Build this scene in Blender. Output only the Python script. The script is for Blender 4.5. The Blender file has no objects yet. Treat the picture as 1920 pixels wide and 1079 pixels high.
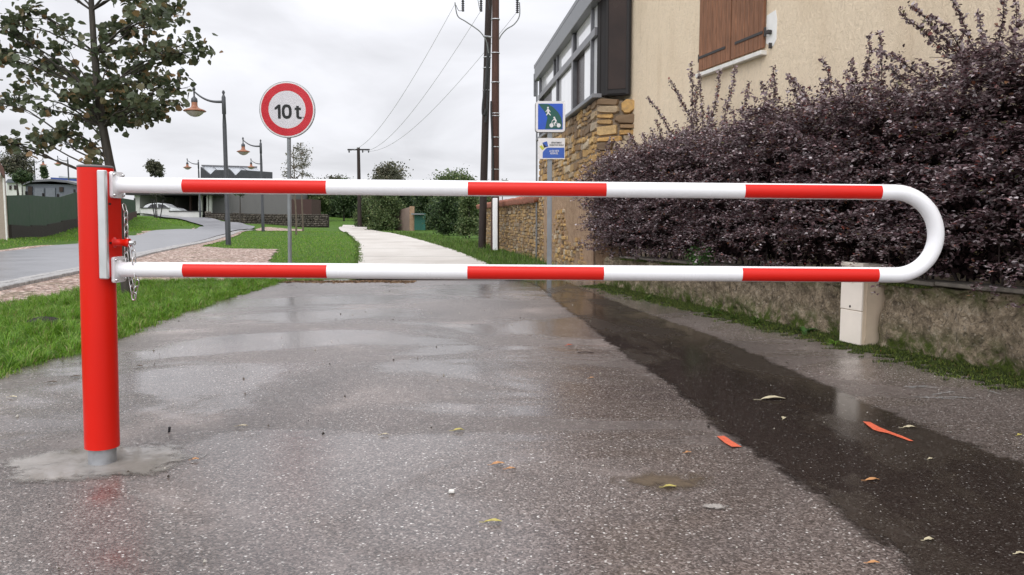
import bpy, bmesh, math, random
import numpy as np
from mathutils import Vector, noise as mnoise
random.seed(7); RNG = np.random.default_rng(7)
scene = bpy.context.scene
C = scene.collection
# ------------------------------------------------------------------ camera
F_PX, CX, CY, EYE = 1450.0, 960.0, 539.5, 1.05
PITCH = math.atan(130 / F_PX)
cam_d = bpy.data.cameras.new('camera'); cam = bpy.data.objects.new('camera', cam_d); C.objects.link(cam)
cam.location = (0, 0, EYE); cam.rotation_euler = (math.radians(90) - PITCH, 0, 0)
cam_d.sensor_fit = 'HORIZONTAL'; cam_d.sensor_width = 36; cam_d.lens = 36 * F_PX / 1920
cam_d.clip_start = 0.05; cam_d.clip_end = 3000
scene.camera = cam
# ------------------------------------------------------------------ world: overcast sky
SUN_EL, SUN_AZ = math.radians(50), math.radians(200)
w = bpy.data.worlds.new('World'); scene.world = w; w.use_nodes = True
nt = w.node_tree; nt.nodes.clear(); N = nt.nodes.new; L = nt.links.new
out = N('ShaderNodeOutputWorld'); sky = N('ShaderNodeTexSky'); sky.sky_type = 'NISHITA'; sky.sun_disc = False
sky.sun_elevation = SUN_EL; sky.sun_rotation = SUN_AZ
bg1 = N('ShaderNodeBackground'); bg1.inputs[1].default_value = 0.08; L(sky.outputs[0], bg1.inputs[0])
tc = N('ShaderNodeTexCoord'); sep = N('ShaderNodeSeparateXYZ'); L(tc.outputs['Generated'], sep.inputs[0])
def M_(op, a, b=None, clamp=False):
    n = N('ShaderNodeMath'); n.operation = op; n.use_clamp = clamp
    for i, v in enumerate((a, b)):
        if v is None: continue
        if isinstance(v, (int, float)): n.inputs[i].default_value = v
        else: L(v, n.inputs[i])
    return n.outputs[0]
zc = M_('MAXIMUM', sep.outputs[2], 0.0)
zz = M_('ADD', zc, 0.22)
comb = N('ShaderNodeCombineXYZ'); L(M_('DIVIDE', sep.outputs[0], zz), comb.inputs[0]); L(M_('DIVIDE', sep.outputs[1], zz), comb.inputs[1])
n1 = N('ShaderNodeTexNoise'); n1.inputs['Scale'].default_value = 1.05; n1.inputs['Detail'].default_value = 6; n1.inputs['Roughness'].default_value = 0.5; n1.inputs['Distortion'].default_value = 0.5
L(comb.outputs[0], n1.inputs['Vector'])
cl = N('ShaderNodeMapRange'); cl.inputs[1].default_value = 0.3; cl.inputs[2].default_value = 0.7; cl.inputs[3].default_value = 0.85; cl.inputs[4].default_value = 1.17
cl.interpolation_type = 'SMOOTHSTEP'
L(n1.outputs[0], cl.inputs[0])
grad = M_('ADD', 0.79, M_('MULTIPLY', zc, 0.95))
back = M_('MULTIPLY', M_('MAXIMUM', M_('MULTIPLY', sep.outputs[1], -1.0), 0.0), 0.75)
lum = M_('MULTIPLY', M_('ADD', grad, back), cl.outputs[0])
tint = N('ShaderNodeVectorMath'); tint.operation = 'SCALE'; tint.inputs[0].default_value = (0.965, 0.97, 1.02); L(lum, tint.inputs['Scale'])
bg2 = N('ShaderNodeBackground'); L(tint.outputs[0], bg2.inputs[0]); bg2.inputs[1].default_value = 1.0
mx = N('ShaderNodeMixShader'); mx.inputs[0].default_value = 0.95; L(bg1.outputs[0], mx.inputs[1]); L(bg2.outputs[0], mx.inputs[2]); L(mx.outputs[0], out.inputs[0])
sd = bpy.data.lights.new('sun', 'SUN'); sd.energy = 1.1; sd.angle = math.radians(35); sd.color = (1, 0.97, 0.93)
so = bpy.data.objects.new('sun', sd); C.objects.link(so)
# the soft sun stands behind the camera, a little to the left
sdir = Vector((-0.35 * math.cos(SUN_EL), -0.94 * math.cos(SUN_EL), math.sin(SUN_EL)))
so.rotation_euler = sdir.to_track_quat('Z', 'Y').to_euler()
scene.view_settings.view_transform = 'Standard'; scene.view_settings.look = 'None'
scene.view_settings.exposure = 0.0; scene.view_settings.gamma = 1.0

# ------------------------------------------------------------------ picking helpers: where a sight line meets a depth or the ground
cp, sp = math.cos(PITCH), math.sin(PITCH)
def ray(px, py):
    u = (px - CX) / F_PX; v = (CY - py) / F_PX
    y = cp + sp * v
    return u / y, (-sp + cp * v) / y
def P(px, py, Y):
    a, b = ray(px, py); return Vector((a * Y, Y, EYE + b * Y))
CTRL = [(673,490,None),(672,460,None),(660,445,None),(640,435,None),(910,495,None),(850,470,None),(780,448,None),(700,436,None),
        (0,535,None),(146,506,None),(255,478,None),(365,456.5,None),(470,433,None),(0,475,None),(146,460,30),(255,445,42),(365,433,60),(383,428,66),
        (310,409,82),(437,420,74),(470,427,70),(15,448,30),(144,427,42),(255,408,62),(263,402.6,80),(376,411,78),(386,411.5,78),(490,420,76),(613,427,72),
        (493,435,50),(650,415,95),(200,400,100),(500,405,110),(0,415,60),(-300,440,35),(-300,420,60),(900,440,None),(940,475,None),(1000,500,None),(740,433,None)]
cpts = []
for a, b, Y in CTRL:
    ra, rb = ray(a, b)
    if Y is None: Y = -EYE / rb; cpts.append((ra * Y, Y, 0.0))
    else: cpts.append((ra * Y, Y, EYE + rb * Y))
cpts += [(x, y, 0) for x in (5, 20, 60) for y in (20, 50, 90)] + [(-9, 22, 0), (-12, 32, 0), (-5, 25, 0), (-14, 16, 0), (-15.7, 76, 0.1), (-18, 90, 0.1)]
cpts += [(x, 220, 0.8) for x in (-150, -60, 0, 80)]
cpts = np.array(cpts)
def Hn(x, y):
    x = np.asarray(x, float); y = np.asarray(y, float)
    sc = 1.0 / (4 + 0.12 * np.maximum(y, 5))
    num = 0; den = 0
    for cx_, cy_, cz_ in cpts:
        d2 = ((x - cx_) ** 2 + (y - cy_) ** 2) * sc ** 2
        wt = 1.0 / (d2 + 0.02) ** 2
        num = num + wt * cz_; den = den + wt
    t = np.clip((y - 13.5) / 7, 0, 1); t = t * t * (3 - 2 * t)
    return num / den * t
def H(x, y): return float(Hn(x, y))
def G(px, py):
    a, b = ray(px, py); Y = 1.2; st = 0.05
    while Y < 250:
        if EYE + b * Y <= H(a * Y, Y):
            return Vector((a * Y, Y, H(a * Y, Y)))
        st = 0.012 * Y; Y += st
    return Vector((a * 120, 120, H(a * 120, 120)))
def GF(px, py):
    a, b = ray(px, py); Y = -EYE / b; return Vector((a * Y, Y, 0))
def D(px, Y, py=420):                     # ground point at depth Y under a picture column
    a, _ = ray(px, py); return Vector((a * Y, Y, H(a * Y, Y)))

# ------------------------------------------------------------------ mesh helpers
class MB:
    def __init__(s): s.v = []; s.f = []; s.sm = []; s.mi = []; s.cur = 0
    def add(s, vs, fs, smooth=False):
        o = len(s.v); s.v += [tuple(v) for v in vs]
        for f in fs: s.f.append([i + o for i in f]); s.sm.append(smooth); s.mi.append(s.cur)
    def box(s, c, size, ax=None, bevel=0.0):
        c = Vector(c); h = [q / 2 for q in size]
        ax = ax or (Vector((1,0,0)), Vector((0,1,0)), Vector((0,0,1)))
        if bevel <= 0 or bevel >= min(h):
            vs = [c + ax[0]*(i*h[0]) + ax[1]*(j*h[1]) + ax[2]*(k*h[2]) for i in (-1,1) for j in (-1,1) for k in (-1,1)]
            s.add(vs, [(0,1,3,2),(4,6,7,5),(0,4,5,1),(2,3,7,6),(0,2,6,4),(1,5,7,3)])
        else:
            b = bevel; vs = []
            idx = {}
            for i in (-1,1):
                for j in (-1,1):
                    for k in (-1,1):
                        for m in range(3):
                            q = [i*(h[0]-b), j*(h[1]-b), k*(h[2]-b)]; q[m] = (i,j,k)[m]*h[m]
                            idx[(i,j,k,m)] = len(vs); vs.append(c + ax[0]*q[0] + ax[1]*q[1] + ax[2]*q[2])
            fs = []
            for m in range(3):
                for sg in (-1,1):
                    a, b2 = [q for q in range(3) if q != m]
                    r = []
                    for (p, q) in ((-1,-1),(1,-1),(1,1),(-1,1)):
                        t = [0,0,0]; t[m] = sg; t[a] = p; t[b2] = q; r.append(idx[(t[0],t[1],t[2],m)])
                    fs.append(r)
            for m in range(3):
                a, b2 = [q for q in range(3) if q != m]
                for p in (-1,1):
                    for q in (-1,1):
                        t1 = [0,0,0]; t1[m] = -1; t1[a] = p; t1[b2] = q
                        t2 = [0,0,0]; t2[m] = 1; t2[a] = p; t2[b2] = q
                        fs.append([idx[(*t1,a)], idx[(*t2,a)], idx[(*t2,b2)], idx[(*t1,b2)]])
            for i in (-1,1):
                for j in (-1,1):
                    for k in (-1,1): fs.append([idx[(i,j,k,0)], idx[(i,j,k,1)], idx[(i,j,k,2)]])
            s.add(vs, fs)
    def tube(s, pts, r, n=8, cap=True, closed=False):
        pts = [Vector(p) for p in pts]; m = len(pts)
        rs = r if isinstance(r, (list, tuple)) else [r] * m
        vs = []; up = None
        for i, p in enumerate(pts):
            if closed: t = pts[(i+1) % m] - pts[i-1]
            else: t = pts[min(i+1, m-1)] - pts[max(i-1, 0)]
            t.normalize()
            if up is None:
                up = Vector((0,0,1)) if abs(t.z) < 0.9 else Vector((1,0,0))
            a = t.cross(up)
            if a.length < 1e-4: a = t.orthogonal()
            a.normalize(); b = a.cross(t); b.normalize(); up = b
            for k in range(n):
                an = 2*math.pi*k/n; vs.append(p + (a*math.cos(an) + b*math.sin(an)) * rs[i])
        fs = []
        for i in range(m if closed else m-1):
            i2 = (i+1) % m
            for k in range(n): fs.append((i*n+k, i*n+(k+1)%n, i2*n+(k+1)%n, i2*n+k))
        s.add(vs, fs, True)
        if cap and not closed:
            s.add(vs[:n], [list(range(n))[::-1]]) if False else s.add(vs[:n], [list(range(n))]); s.add(vs[-n:], [list(range(n))[::-1]])
    def lathe(s, base, prof, n=24, axis=None):
        base = Vector(base); ax = axis or (Vector((1,0,0)), Vector((0,1,0)), Vector((0,0,1)))
        vs = []
        for (r, z) in prof:
            for k in range(n):
                an = 2*math.pi*k/n; vs.append(base + ax[0]*(r*math.cos(an)) + ax[1]*(r*math.sin(an)) + ax[2]*z)
        fs = []
        for i in range(len(prof)-1):
            for k in range(n): fs.append((i*n+k, i*n+(k+1)%n, (i+1)*n+(k+1)%n, (i+1)*n+k))
        s.add(vs, fs, True)
        s.add(vs[:n], [list(range(n))[::-1]]); s.add(vs[-n:], [list(range(n))])
    def prism(s, poly, d, smooth=False):          # poly of 3-D points, extruded by vector d
        poly = [Vector(p) for p in poly]; d = Vector(d); n = len(poly)
        vs = poly + [p + d for p in poly]
        s.add(vs, [list(range(n))[::-1], [i+n for i in range(n)]])
        s.add(vs, [(i, (i+1)%n, (i+1)%n+n, i+n) for i in range(n)], smooth)
    def build(s, name, mats, parent=None, loc=None):
        me = bpy.data.meshes.new(name)
        vs = s.v
        if loc is not None: vs = [(v[0]-loc[0], v[1]-loc[1], v[2]-loc[2]) for v in vs]
        me.from_pydata(vs, [], s.f)
        mats = mats if isinstance(mats, (list, tuple)) else [mats]
        for m in mats: me.materials.append(m)
        me.polygons.foreach_set('use_smooth', s.sm); me.polygons.foreach_set('material_index', s.mi)
        bm = bmesh.new(); bm.from_mesh(me); bmesh.ops.recalc_face_normals(bm, faces=bm.faces); bm.to_mesh(me); bm.free()
        me.update()
        o = bpy.data.objects.new(name, me); C.objects.link(o)
        if loc is not None: o.location = loc
        if parent is not None: o.parent = parent
        return o
def np_mesh(name, V, Q, mat, parent=None, smooth=False, tri=False):
    me = bpy.data.meshes.new(name); k = 3 if tri else 4
    me.vertices.add(len(V)); me.vertices.foreach_set('co', np.asarray(V, np.float32).ravel())
    nf = len(Q); me.loops.add(nf*k); me.loops.foreach_set('vertex_index', np.asarray(Q, np.int32).ravel())
    me.polygons.add(nf); me.polygons.foreach_set('loop_start', np.arange(0, nf*k, k, dtype=np.int32))
    me.polygons.foreach_set('use_smooth', np.full(nf, smooth, bool))
    me.materials.append(mat); me.update(calc_edges=True); me.validate()
    o = bpy.data.objects.new(name, me); C.objects.link(o)
    if parent is not None: o.parent = parent
    return o
def tag(o, label, cat, group=None):
    o['label'] = label; o['category'] = cat
    if group: o['group'] = group
    return o
def thing(name, label, cat, loc=(0,0,0), group=None):
    o = bpy.data.objects.new(name, None); C.objects.link(o); o.location = loc; o.empty_display_size = 0.2
    return tag(o, label, cat, group)
def kind(o, k): o['kind'] = k; return o
def part(mb, name, mat, root):             # geometry written in world space, parented to an empty placed at its base
    rl = Vector((0,0,0)); q = root
    while q is not None: rl += q.location; q = q.parent
    mb.v = [(v[0]-rl.x, v[1]-rl.y, v[2]-rl.z) for v in mb.v]
    return mb.build(name, mat, root)
def np_part(name, V, Q, mat, root, **kw):
    rl = Vector((0,0,0)); q = root
    while q is not None: rl += q.location; q = q.parent
    return np_mesh(name, np.asarray(V) - np.array(rl), Q, mat, root, **kw)
def copy_tree(o, parent=None):
    c = o.copy(); C.objects.link(c); c.parent = parent
    for ch in list(o.children): copy_tree(ch, c)
    return c
# ------------------------------------------------------------------ materials
class NM:
    def __init__(s, name):
        s.m = bpy.data.materials.new(name); s.m.use_nodes = True; s.t = s.m.node_tree
        s.b = s.t.nodes['Principled BSDF']; s.tc = None
    def n(s, t, **kw):
        x = s.t.nodes.new(t)
        for k, v in kw.items():
            if hasattr(x, k): setattr(x, k, v)
        return x
    def link(s, a, b): s.t.links.new(a, b)
    def pos(s, scale=(1,1,1)):
        g = s.n('ShaderNodeNewGeometry'); mp = s.n('ShaderNodeMapping'); mp.inputs['Scale'].default_value = scale
        s.link(g.outputs['Position'], mp.inputs['Vector']); return mp.outputs[0]
    def noise(s, scale, detail=4, rough=0.55, vec=None, dist=0.0):
        x = s.n('ShaderNodeTexNoise'); x.inputs['Scale'].default_value = scale; x.inputs['Detail'].default_value = detail
        x.inputs['Roughness'].default_value = rough; x.inputs['Distortion'].default_value = dist
        s.link(vec if vec is not None else s.pos(), x.inputs['Vector']); return x.outputs[0]
    def vor(s, scale, feature='F1', vec=None, outn='Color', rnd=1.0):
        x = s.n('ShaderNodeTexVoronoi'); x.feature = feature; x.inputs['Scale'].default_value = scale; x.inputs['Randomness'].default_value = rnd
        s.link(vec if vec is not None else s.pos(), x.inputs['Vector']); return x.outputs[outn]
    def ramp(s, fac, stops, interp='LINEAR'):
        x = s.n('ShaderNodeValToRGB'); x.color_ramp.interpolation = interp; e = x.color_ramp.elements
        while len(e) < len(stops): e.new(0.5)
        for i, (p, c) in enumerate(stops):
            e[i].position = p; e[i].color = (*c, 1) if len(c) == 3 else c
        s.link(fac, x.inputs[0]); return x.outputs[0]
    def mr(s, v, a, b, c=0.0, d=1.0, smooth=True):
        x = s.n('ShaderNodeMapRange'); x.interpolation_type = 'SMOOTHSTEP' if smooth else 'LINEAR'
        for i, q in enumerate((a, b, c, d)): x.inputs[i+1].default_value = q
        s.link(v, x.inputs[0]); return x.outputs[0]
    def math(s, op, a, b=None):
        x = s.n('ShaderNodeMath'); x.operation = op
        for i, q in enumerate((a, b)):
            if q is None: continue
            if isinstance(q, (int, float)): x.inputs[i].default_value = q
            else: s.link(q, x.inputs[i])
        return x.outputs[0]
    def mix(s, f, a, b, mode='MIX'):
        x = s.n('ShaderNodeMix'); x.data_type = 'RGBA'; x.blend_type = mode
        for sock, q in ((x.inputs[0], f), (x.inputs[6], a), (x.inputs[7], b)):
            if isinstance(q, (int, float)): sock.default_value = q
            elif isinstance(q, tuple): sock.default_value = (*q, 1) if len(q) == 3 else q
            else: s.link(q, sock)
        return x.outputs[2]
    def island(s):
        g = s.n('ShaderNodeNewGeometry'); return g.outputs['Random Per Island']
    def sepc(s, c, i=0):
        x = s.n('ShaderNodeSeparateColor'); s.link(c, x.inputs[0]); return x.outputs[i]
    def z(s):
        g = s.n('ShaderNodeNewGeometry'); x = s.n('ShaderNodeSeparateXYZ'); s.link(g.outputs['Position'], x.inputs[0]); return x.outputs[2]
    def set(s, color=None, rough=None, metal=None, spec=None, coat=None, coat_rough=None, trans=None):
        for k, v in (('Base Color', color), ('Roughness', rough), ('Metallic', metal), ('Specular IOR Level', spec), ('Coat Weight', coat), ('Coat Roughness', coat_rough), ('Transmission Weight', trans)):
            if v is None: continue
            if isinstance(v, (int, float)): s.b.inputs[k].default_value = v
            elif isinstance(v, tuple): s.b.inputs[k].default_value = (*v, 1)
            else: s.link(v, s.b.inputs[k])
        return s
    def bump(s, h, strength=0.5, dist=0.01):
        x = s.n('ShaderNodeBump'); 
        if isinstance(strength, (int, float)): x.inputs['Strength'].default_value = strength
        else: s.link(strength, x.inputs['Strength'])
        x.inputs['Distance'].default_value = dist
        s.link(h, x.inputs['Height']); s.link(x.outputs[0], s.b.inputs['Normal']); return s
def simple(name, c, rough=0.5, metal=0.0, var=0.15, scale=8.0, bump=0.0, bdist=0.002, bscale=None, coat=None, spec=None, vec=(1,1,1)):
    m = NM(name); v = m.pos(vec)
    f = m.noise(scale, 5, 0.6, v)
    c = tuple(c); d = tuple(max(0, x*(1-var)) for x in c); e = tuple(min(1, x*(1+var)) for x in c)
    m.set(color=m.ramp(f, [(0.3, d), (0.7, e)]), rough=m.mr(f, 0.3, 0.7, rough*0.88, min(1, rough*1.12)), metal=metal, coat=coat, spec=spec)
    if bump: m.bump(m.noise(bscale or scale*6, 4, 0.6, v), bump, bdist)
    return m.m
def leafmat(name, stops, rough=0.5, transl=0.25, spec=0.4):
    m = NM(name); col = m.ramp(m.island(), stops)
    m.set(color=col, rough=rough, spec=spec)
    tr = m.n('ShaderNodeBsdfTranslucent'); m.link(col, tr.inputs[0])
    mxs = m.n('ShaderNodeMixShader'); mxs.inputs[0].default_value = transl
    o = m.t.nodes['Material Output']; m.link(m.b.outputs[0], mxs.inputs[1]); m.link(tr.outputs[0], mxs.inputs[2]); m.link(mxs.outputs[0], o.inputs[0])
    return m.m
def grimy(name, c, rough, spec, amt):
    m = NM(name); d = m.noise(2.2, 7, 0.7, m.pos((1,1,0.35)), 0.3); sp_ = m.noise(55, 4, 0.7)
    base = m.ramp(m.noise(3, 3, 0.5), [(0.3, tuple(x*0.95 for x in c)), (0.7, c)])
    col = m.mix(m.mr(d, 0.50, 0.75, 0, amt), base, tuple(x*0.55+0.05 for x in c)); col = m.mix(m.mr(sp_, 0.68, 0.75, 0, amt*1.6), col, (0.16,0.12,0.09))
    m.set(color=col, rough=m.mr(d, 0.3, 0.7, rough*0.85, rough*1.3), spec=spec); m.bump(m.noise(260, 3, 0.6), 0.04, 0.0006); return m.m
def wetasphalt():
    m = NM('wet_asphalt')
    vc = m.vor(150.0); vr = m.sepc(vc, 0); vg = m.sepc(vc, 1)
    fine = m.noise(260, 2, 0.6)
    chips = m.ramp(vr, [(0.0,(0.022,0.018,0.016)), (0.30,(0.055,0.044,0.040)), (0.60,(0.115,0.092,0.084)), (0.82,(0.165,0.134,0.122)), (0.94,(0.22,0.185,0.17)), (0.988,(0.38,0.35,0.325)), (1.0,(0.75,0.73,0.70))])
    big = m.noise(0.55, 5, 0.55, m.pos((1.0, 0.8, 1)), 0.6)
    tone = m.mr(big, 0.3, 0.7, 0.95, 1.65)
    c = m.mix(0.28, chips, m.ramp(fine, [(0.3,(0.045,0.036,0.033)), (0.7,(0.15,0.122,0.112))]))
    # paler patches
    paler_mask = m.mr(m.noise(0.9, 6, 0.6, None, 0.4), 0.53, 0.70, 0.0, 0.35)
    c = m.mix(paler_mask, c, (0.34, 0.28, 0.255))
    stn = m.mr(m.noise(2.6, 7, 0.7, None, 0.5), 0.60, 0.70, 0.0, 0.5); c = m.mix(stn, c, (0.045, 0.036, 0.032))
    c2 = m.n('ShaderNodeVectorMath', operation='SCALE'); m.link(c, c2.inputs[0]); m.link(tone, c2.inputs['Scale'])
    film = m.mr(m.noise(0.62, 6, 0.6, m.pos((0.6, 1.0, 1)), 0.7), 0.42, 0.58, 0.0, 1.0)
    m.set(color=c2.outputs[0], rough=m.mr(film, 0, 1, 0.32, 0.10), spec=0.6)
    h = m.math('ADD', m.math('MULTIPLY', m.vor(150.0, 'F1', None, 'Distance'), -0.8), m.math('MULTIPLY', fine, 0.8))
    m.bump(h, m.mr(film, 0, 1, 0.6, 0.12), 0.0035)
    return m.m
def newasphalt():
    m = NM('new_asphalt')
    at = m.n('ShaderNodeAttribute'); at.attribute_name = 'edge'
    e_ = m.math('ADD', at.outputs['Fac'], m.math('MULTIPLY', m.math('SUBTRACT', m.noise(7, 8, 0.75, None, 0.8), 0.5), 0.26))
    e_ = m.math('ADD', e_, m.math('MULTIPLY', m.math('SUBTRACT', m.noise(120, 2, 0.6), 0.5), 0.05))
    m.link(m.mr(e_, 0.03, 0.10, 0.0, 1.0), m.b.inputs['Alpha'])
    vr = m.sepc(m.vor(190.0), 0)
    c = m.ramp(vr, [(0.0,(0.019,0.014,0.011)), (0.6,(0.034,0.025,0.021)), (0.95,(0.055,0.045,0.038)), (0.992,(0.12,0.11,0.10)), (1.0,(0.4,0.38,0.36))])
    big = m.noise(1.1, 5, 0.6, m.pos((1, 0.6, 1)), 0.5)
    mud = m.mr(m.noise(1.7, 5, 0.6), 0.58, 0.78, 0, 0.5)
    c = m.mix(mud, c, (0.062, 0.044, 0.03))
    film = m.mr(big, 0.42, 0.56, 0, 1)
    m.set(color=c, rough=m.mr(film, 0, 1, 0.28, 0.06), spec=0.5)
    m.bump(m.noise(230, 3, 0.6), m.mr(film, 0, 1, 0.42, 0.07), 0.003)
    return m.m
M = {}
M['asphalt'] = wetasphalt(); M['patch'] = newasphalt()
def grassground():
    m = NM('grass_ground')
    a = m.noise(1.2, 6, 0.65); b = m.noise(14, 5, 0.7, None, 0.3); c = m.noise(90, 3, 0.7)
    col = m.ramp(b, [(0.25,(0.035,0.07,0.012)), (0.5,(0.09,0.18,0.022)), (0.75,(0.15,0.26,0.04))])
    col = m.mix(m.mr(c, 0.3, 0.7, 0, 0.5), col, (0.045, 0.085, 0.016))
    col = m.mix(m.mr(a, 0.6, 0.8, 0, 0.5), col, (0.10, 0.12, 0.04))
    m.set(color=col, rough=0.9, spec=0.2); m.bump(m.math('ADD', b, c), 0.9, 0.05); return m.m
M['ground'] = grassground()
def gravelm():
    m = NM('gravel')
    v = m.pos(); vc = m.sepc(m.vor(19.0, 'F1', v), 0)
    col = m.ramp(vc, [(0,(0.07,0.045,0.034)), (0.35,(0.22,0.145,0.11)), (0.7,(0.42,0.29,0.235)), (1,(0.75,0.63,0.56))])
    col = m.mix(m.mr(m.noise(0.9, 5, 0.6), 0.5, 0.72, 0, 0.45), col, (0.12, 0.13, 0.05))
    m.set(color=col, rough=0.85); m.bump(m.vor(19.0, 'F1', v, 'Distance'), 1.0, 0.02); return m.m
M['gravel'] = gravelm()
M['road'] = simple('road_asphalt', (0.185,0.185,0.197), 0.33, var=0.18, scale=0.8, bump=0.3, bscale=60, bdist=0.004)
M['sett'] = simple('kerb_setts', (0.33,0.32,0.31), 0.6, var=0.35, scale=9, bump=0.5, bscale=30, bdist=0.01)
def concm():
    m = NM('concrete_path'); a = m.noise(0.5, 7, 0.65, m.pos((1,0.5,1)), 0.4); b = m.noise(30, 5, 0.7)
    col = m.ramp(a, [(0.3,(0.42,0.38,0.335)), (0.5,(0.53,0.49,0.44)), (0.7,(0.60,0.565,0.52))]); col = m.mix(m.mr(b, 0.55, 0.75, 0, 0.3), col, (0.30,0.26,0.22))
    col = m.mix(m.mr(m.noise(3.5, 7, 0.75), 0.62, 0.72, 0, 0.35), col, (0.24,0.20,0.16)); m.set(color=col, rough=0.55); m.bump(b, 0.3, 0.004); return m.m
M['concrete'] = concm()
M['soil'] = simple('soil', (0.022,0.016,0.011), 0.9, var=0.5, scale=40, bump=1.0, bdist=0.01)
M['red'] = grimy('red_paint', (0.68,0.012,0.004), 0.34, 0.3, 0.16)
M['redfilm'] = grimy('red_reflective_film', (0.68,0.015,0.008), 0.4, 0.3, 0.12)
M['white'] = grimy('white_powder_coat', (0.86,0.86,0.88), 0.25, 0.5, 0.10)
M['alu'] = simple('aluminium', (0.62,0.63,0.64), 0.38, 0.75, var=0.08, scale=12)
M['galv'] = simple('galvanised_steel', (0.36,0.37,0.385), 0.48, 0.55, var=0.25, scale=14)
M['poste'] = simple('sign_post_grey', (0.27,0.285,0.30), 0.5, 0.4, var=0.15, scale=6)
M['steel'] = simple('bright_steel', (0.6,0.6,0.6), 0.22, 1.0, var=0.2, scale=40)
M['capgrey'] = simple('grey_rubber', (0.16,0.15,0.15), 0.6)
M['lampgrey'] = simple('anthracite_paint', (0.055,0.058,0.064), 0.42, 0.2)
M['copper'] = simple('copper_shade', (0.30,0.125,0.07), 0.45, 0.3, var=0.25)
M['lampglass'] = simple('frosted_bowl', (0.42,0.38,0.33), 0.2)
M['signred'] = simple('sign_red', (0.56,0.022,0.035), 0.4, var=0.05)
M['signwhite'] = simple('sign_white', (0.66,0.64,0.68), 0.4, var=0.03)
M['rim'] = simple('sign_rim', (0.78,0.76,0.76), 0.4, var=0.03)
M['black'] = simple('black_ink', (0.012,0.012,0.014), 0.5)
M['signblue'] = simple('sign_blue', (0.012,0.085,0.52), 0.35, var=0.1)
M['signgreen'] = simple('sign_green', (0.004,0.085,0.065), 0.35, var=0.1)
M['logoblue'] = simple('logo_blue', (0.035,0.11,0.46), 0.4, var=0.1)
M['logoyellow'] = simple('logo_yellow', (0.55,0.56,0.06), 0.4)
M['beige'] = simple('beige_grp_front', (0.83,0.75,0.655), 0.5, var=0.05, scale=5, bump=0.05, bscale=200)
M['beige2'] = simple('beige_grp_body', (0.66,0.54,0.41), 0.55, var=0.07, scale=7, bump=0.05, bscale=200)
def woodpole(name, c):
    m = NM(name); v = m.pos((1,1,0.12)); f = m.noise(30, 6, 0.65, v, 0.4); g = m.noise(1.2, 3, 0.5)
    m.set(color=m.mix(m.mr(g, 0.35, 0.65, 0, 0.5), m.ramp(f, [(0.3, tuple(x*0.45 for x in c)), (0.6, c), (0.8, tuple(min(1, x*1.7) for x in c))]), tuple(x*0.5 for x in c)), rough=0.75)
    m.bump(f, 0.8, 0.01); return m.m
M['pole_l'] = woodpole('dark_tarred_wood', (0.030,0.017,0.013)); M['pole_r'] = woodpole('brown_pole_wood', (0.085,0.035,0.022))
M['cable'] = simple('black_cable', (0.02,0.02,0.02), 0.5); M['cablegrey'] = simple('grey_cable', (0.14,0.15,0.14), 0.5)
M['insul'] = simple('dark_insulator', (0.03,0.03,0.035), 0.3)
M['wire'] = simple('thin_wire', (0.42,0.42,0.44), 0.5)
def render_wall(name, c, dark):
    m = NM(name)
    a = m.noise(1.3, 6, 0.6, m.pos((1,1,0.45)), 0.3); b = m.noise(22, 8, 0.75, m.pos((1,1,0.6)), 1.2); d = m.noise(7, 5, 0.65)
    col = m.ramp(b, [(0.25, tuple(x*0.80 for x in c)), (0.5, c), (0.8, tuple(min(1,x*1.08) for x in c))])
    col = m.mix(m.mr(a, 0.45, 0.75, 0, 0.40), col, dark); col = m.mix(m.mr(d, 0.55, 0.8, 0, 0.25), col, dark)
    st = m.noise(5, 5, 0.6, m.pos((1,1,0.10)), 0.2); col = m.mix(m.mr(st, 0.56, 0.74, 0, 0.35), col, dark)
    m.set(color=col, rough=0.9, spec=0.2); m.bump(b, 0.9, 0.02); return m.m
M['stucco'] = render_wall('house_render', (0.80,0.665,0.50), (0.60,0.465,0.32))
def oldr():
    m = NM('old_brown_render'); a = m.noise(2.2, 8, 0.7, m.pos((1,1,0.35)), 0.5); b = m.noise(16, 8, 0.75, m.pos((1,1,0.5)), 0.8)
    col = m.ramp(b, [(0.3,(0.17,0.10,0.065)), (0.5,(0.36,0.24,0.155)), (0.7,(0.52,0.37,0.26))]); col = m.mix(m.mr(a, 0.5, 0.7, 0, 0.55), col, (0.22,0.145,0.10)); col = m.mix(m.mr(m.noise(1.3,6,0.6), 0.58, 0.70, 0, 0.4), col, (0.45,0.35,0.27))
    m.set(color=col, rough=0.92, spec=0.2); m.bump(b, 1.0, 0.03); return m.m
M['oldrender'] = oldr()
M['greyrender'] = render_wall('grey_render', (0.15,0.145,0.145), (0.12,0.115,0.115))
M['leftrender'] = render_wall('weathered_render', (0.36,0.30,0.25), (0.20,0.15,0.12))
M['mortar'] = simple('mortar', (0.25,0.19,0.135), 0.95, var=0.35, scale=12, bump=1.0, bscale=60, bdist=0.01)
def stonem(name, dull=0.0):
    m = NM(name); f = m.noise(16, 6, 0.7); g = m.noise(70, 4, 0.7)
    col = m.ramp(m.island(), [(0,(0.17,0.12,0.08)), (0.2,(0.30,0.19,0.10)), (0.42,(0.42,0.27,0.12)), (0.60,(0.52,0.31,0.11)), (0.75,(0.60,0.40,0.17)), (0.88,(0.36,0.30,0.23)), (1,(0.58,0.47,0.33))])
    col = m.mix(m.mr(f, 0.4, 0.7, 0, 0.55), col, (0.22,0.15,0.095)); col = m.mix(dull, col, (0.16,0.13,0.10))
    m.set(color=col, rough=0.85, spec=0.3); m.bump(m.math('ADD', f, m.math('MULTIPLY', g, 0.5)), 0.9, 0.012); return m.m
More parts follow.
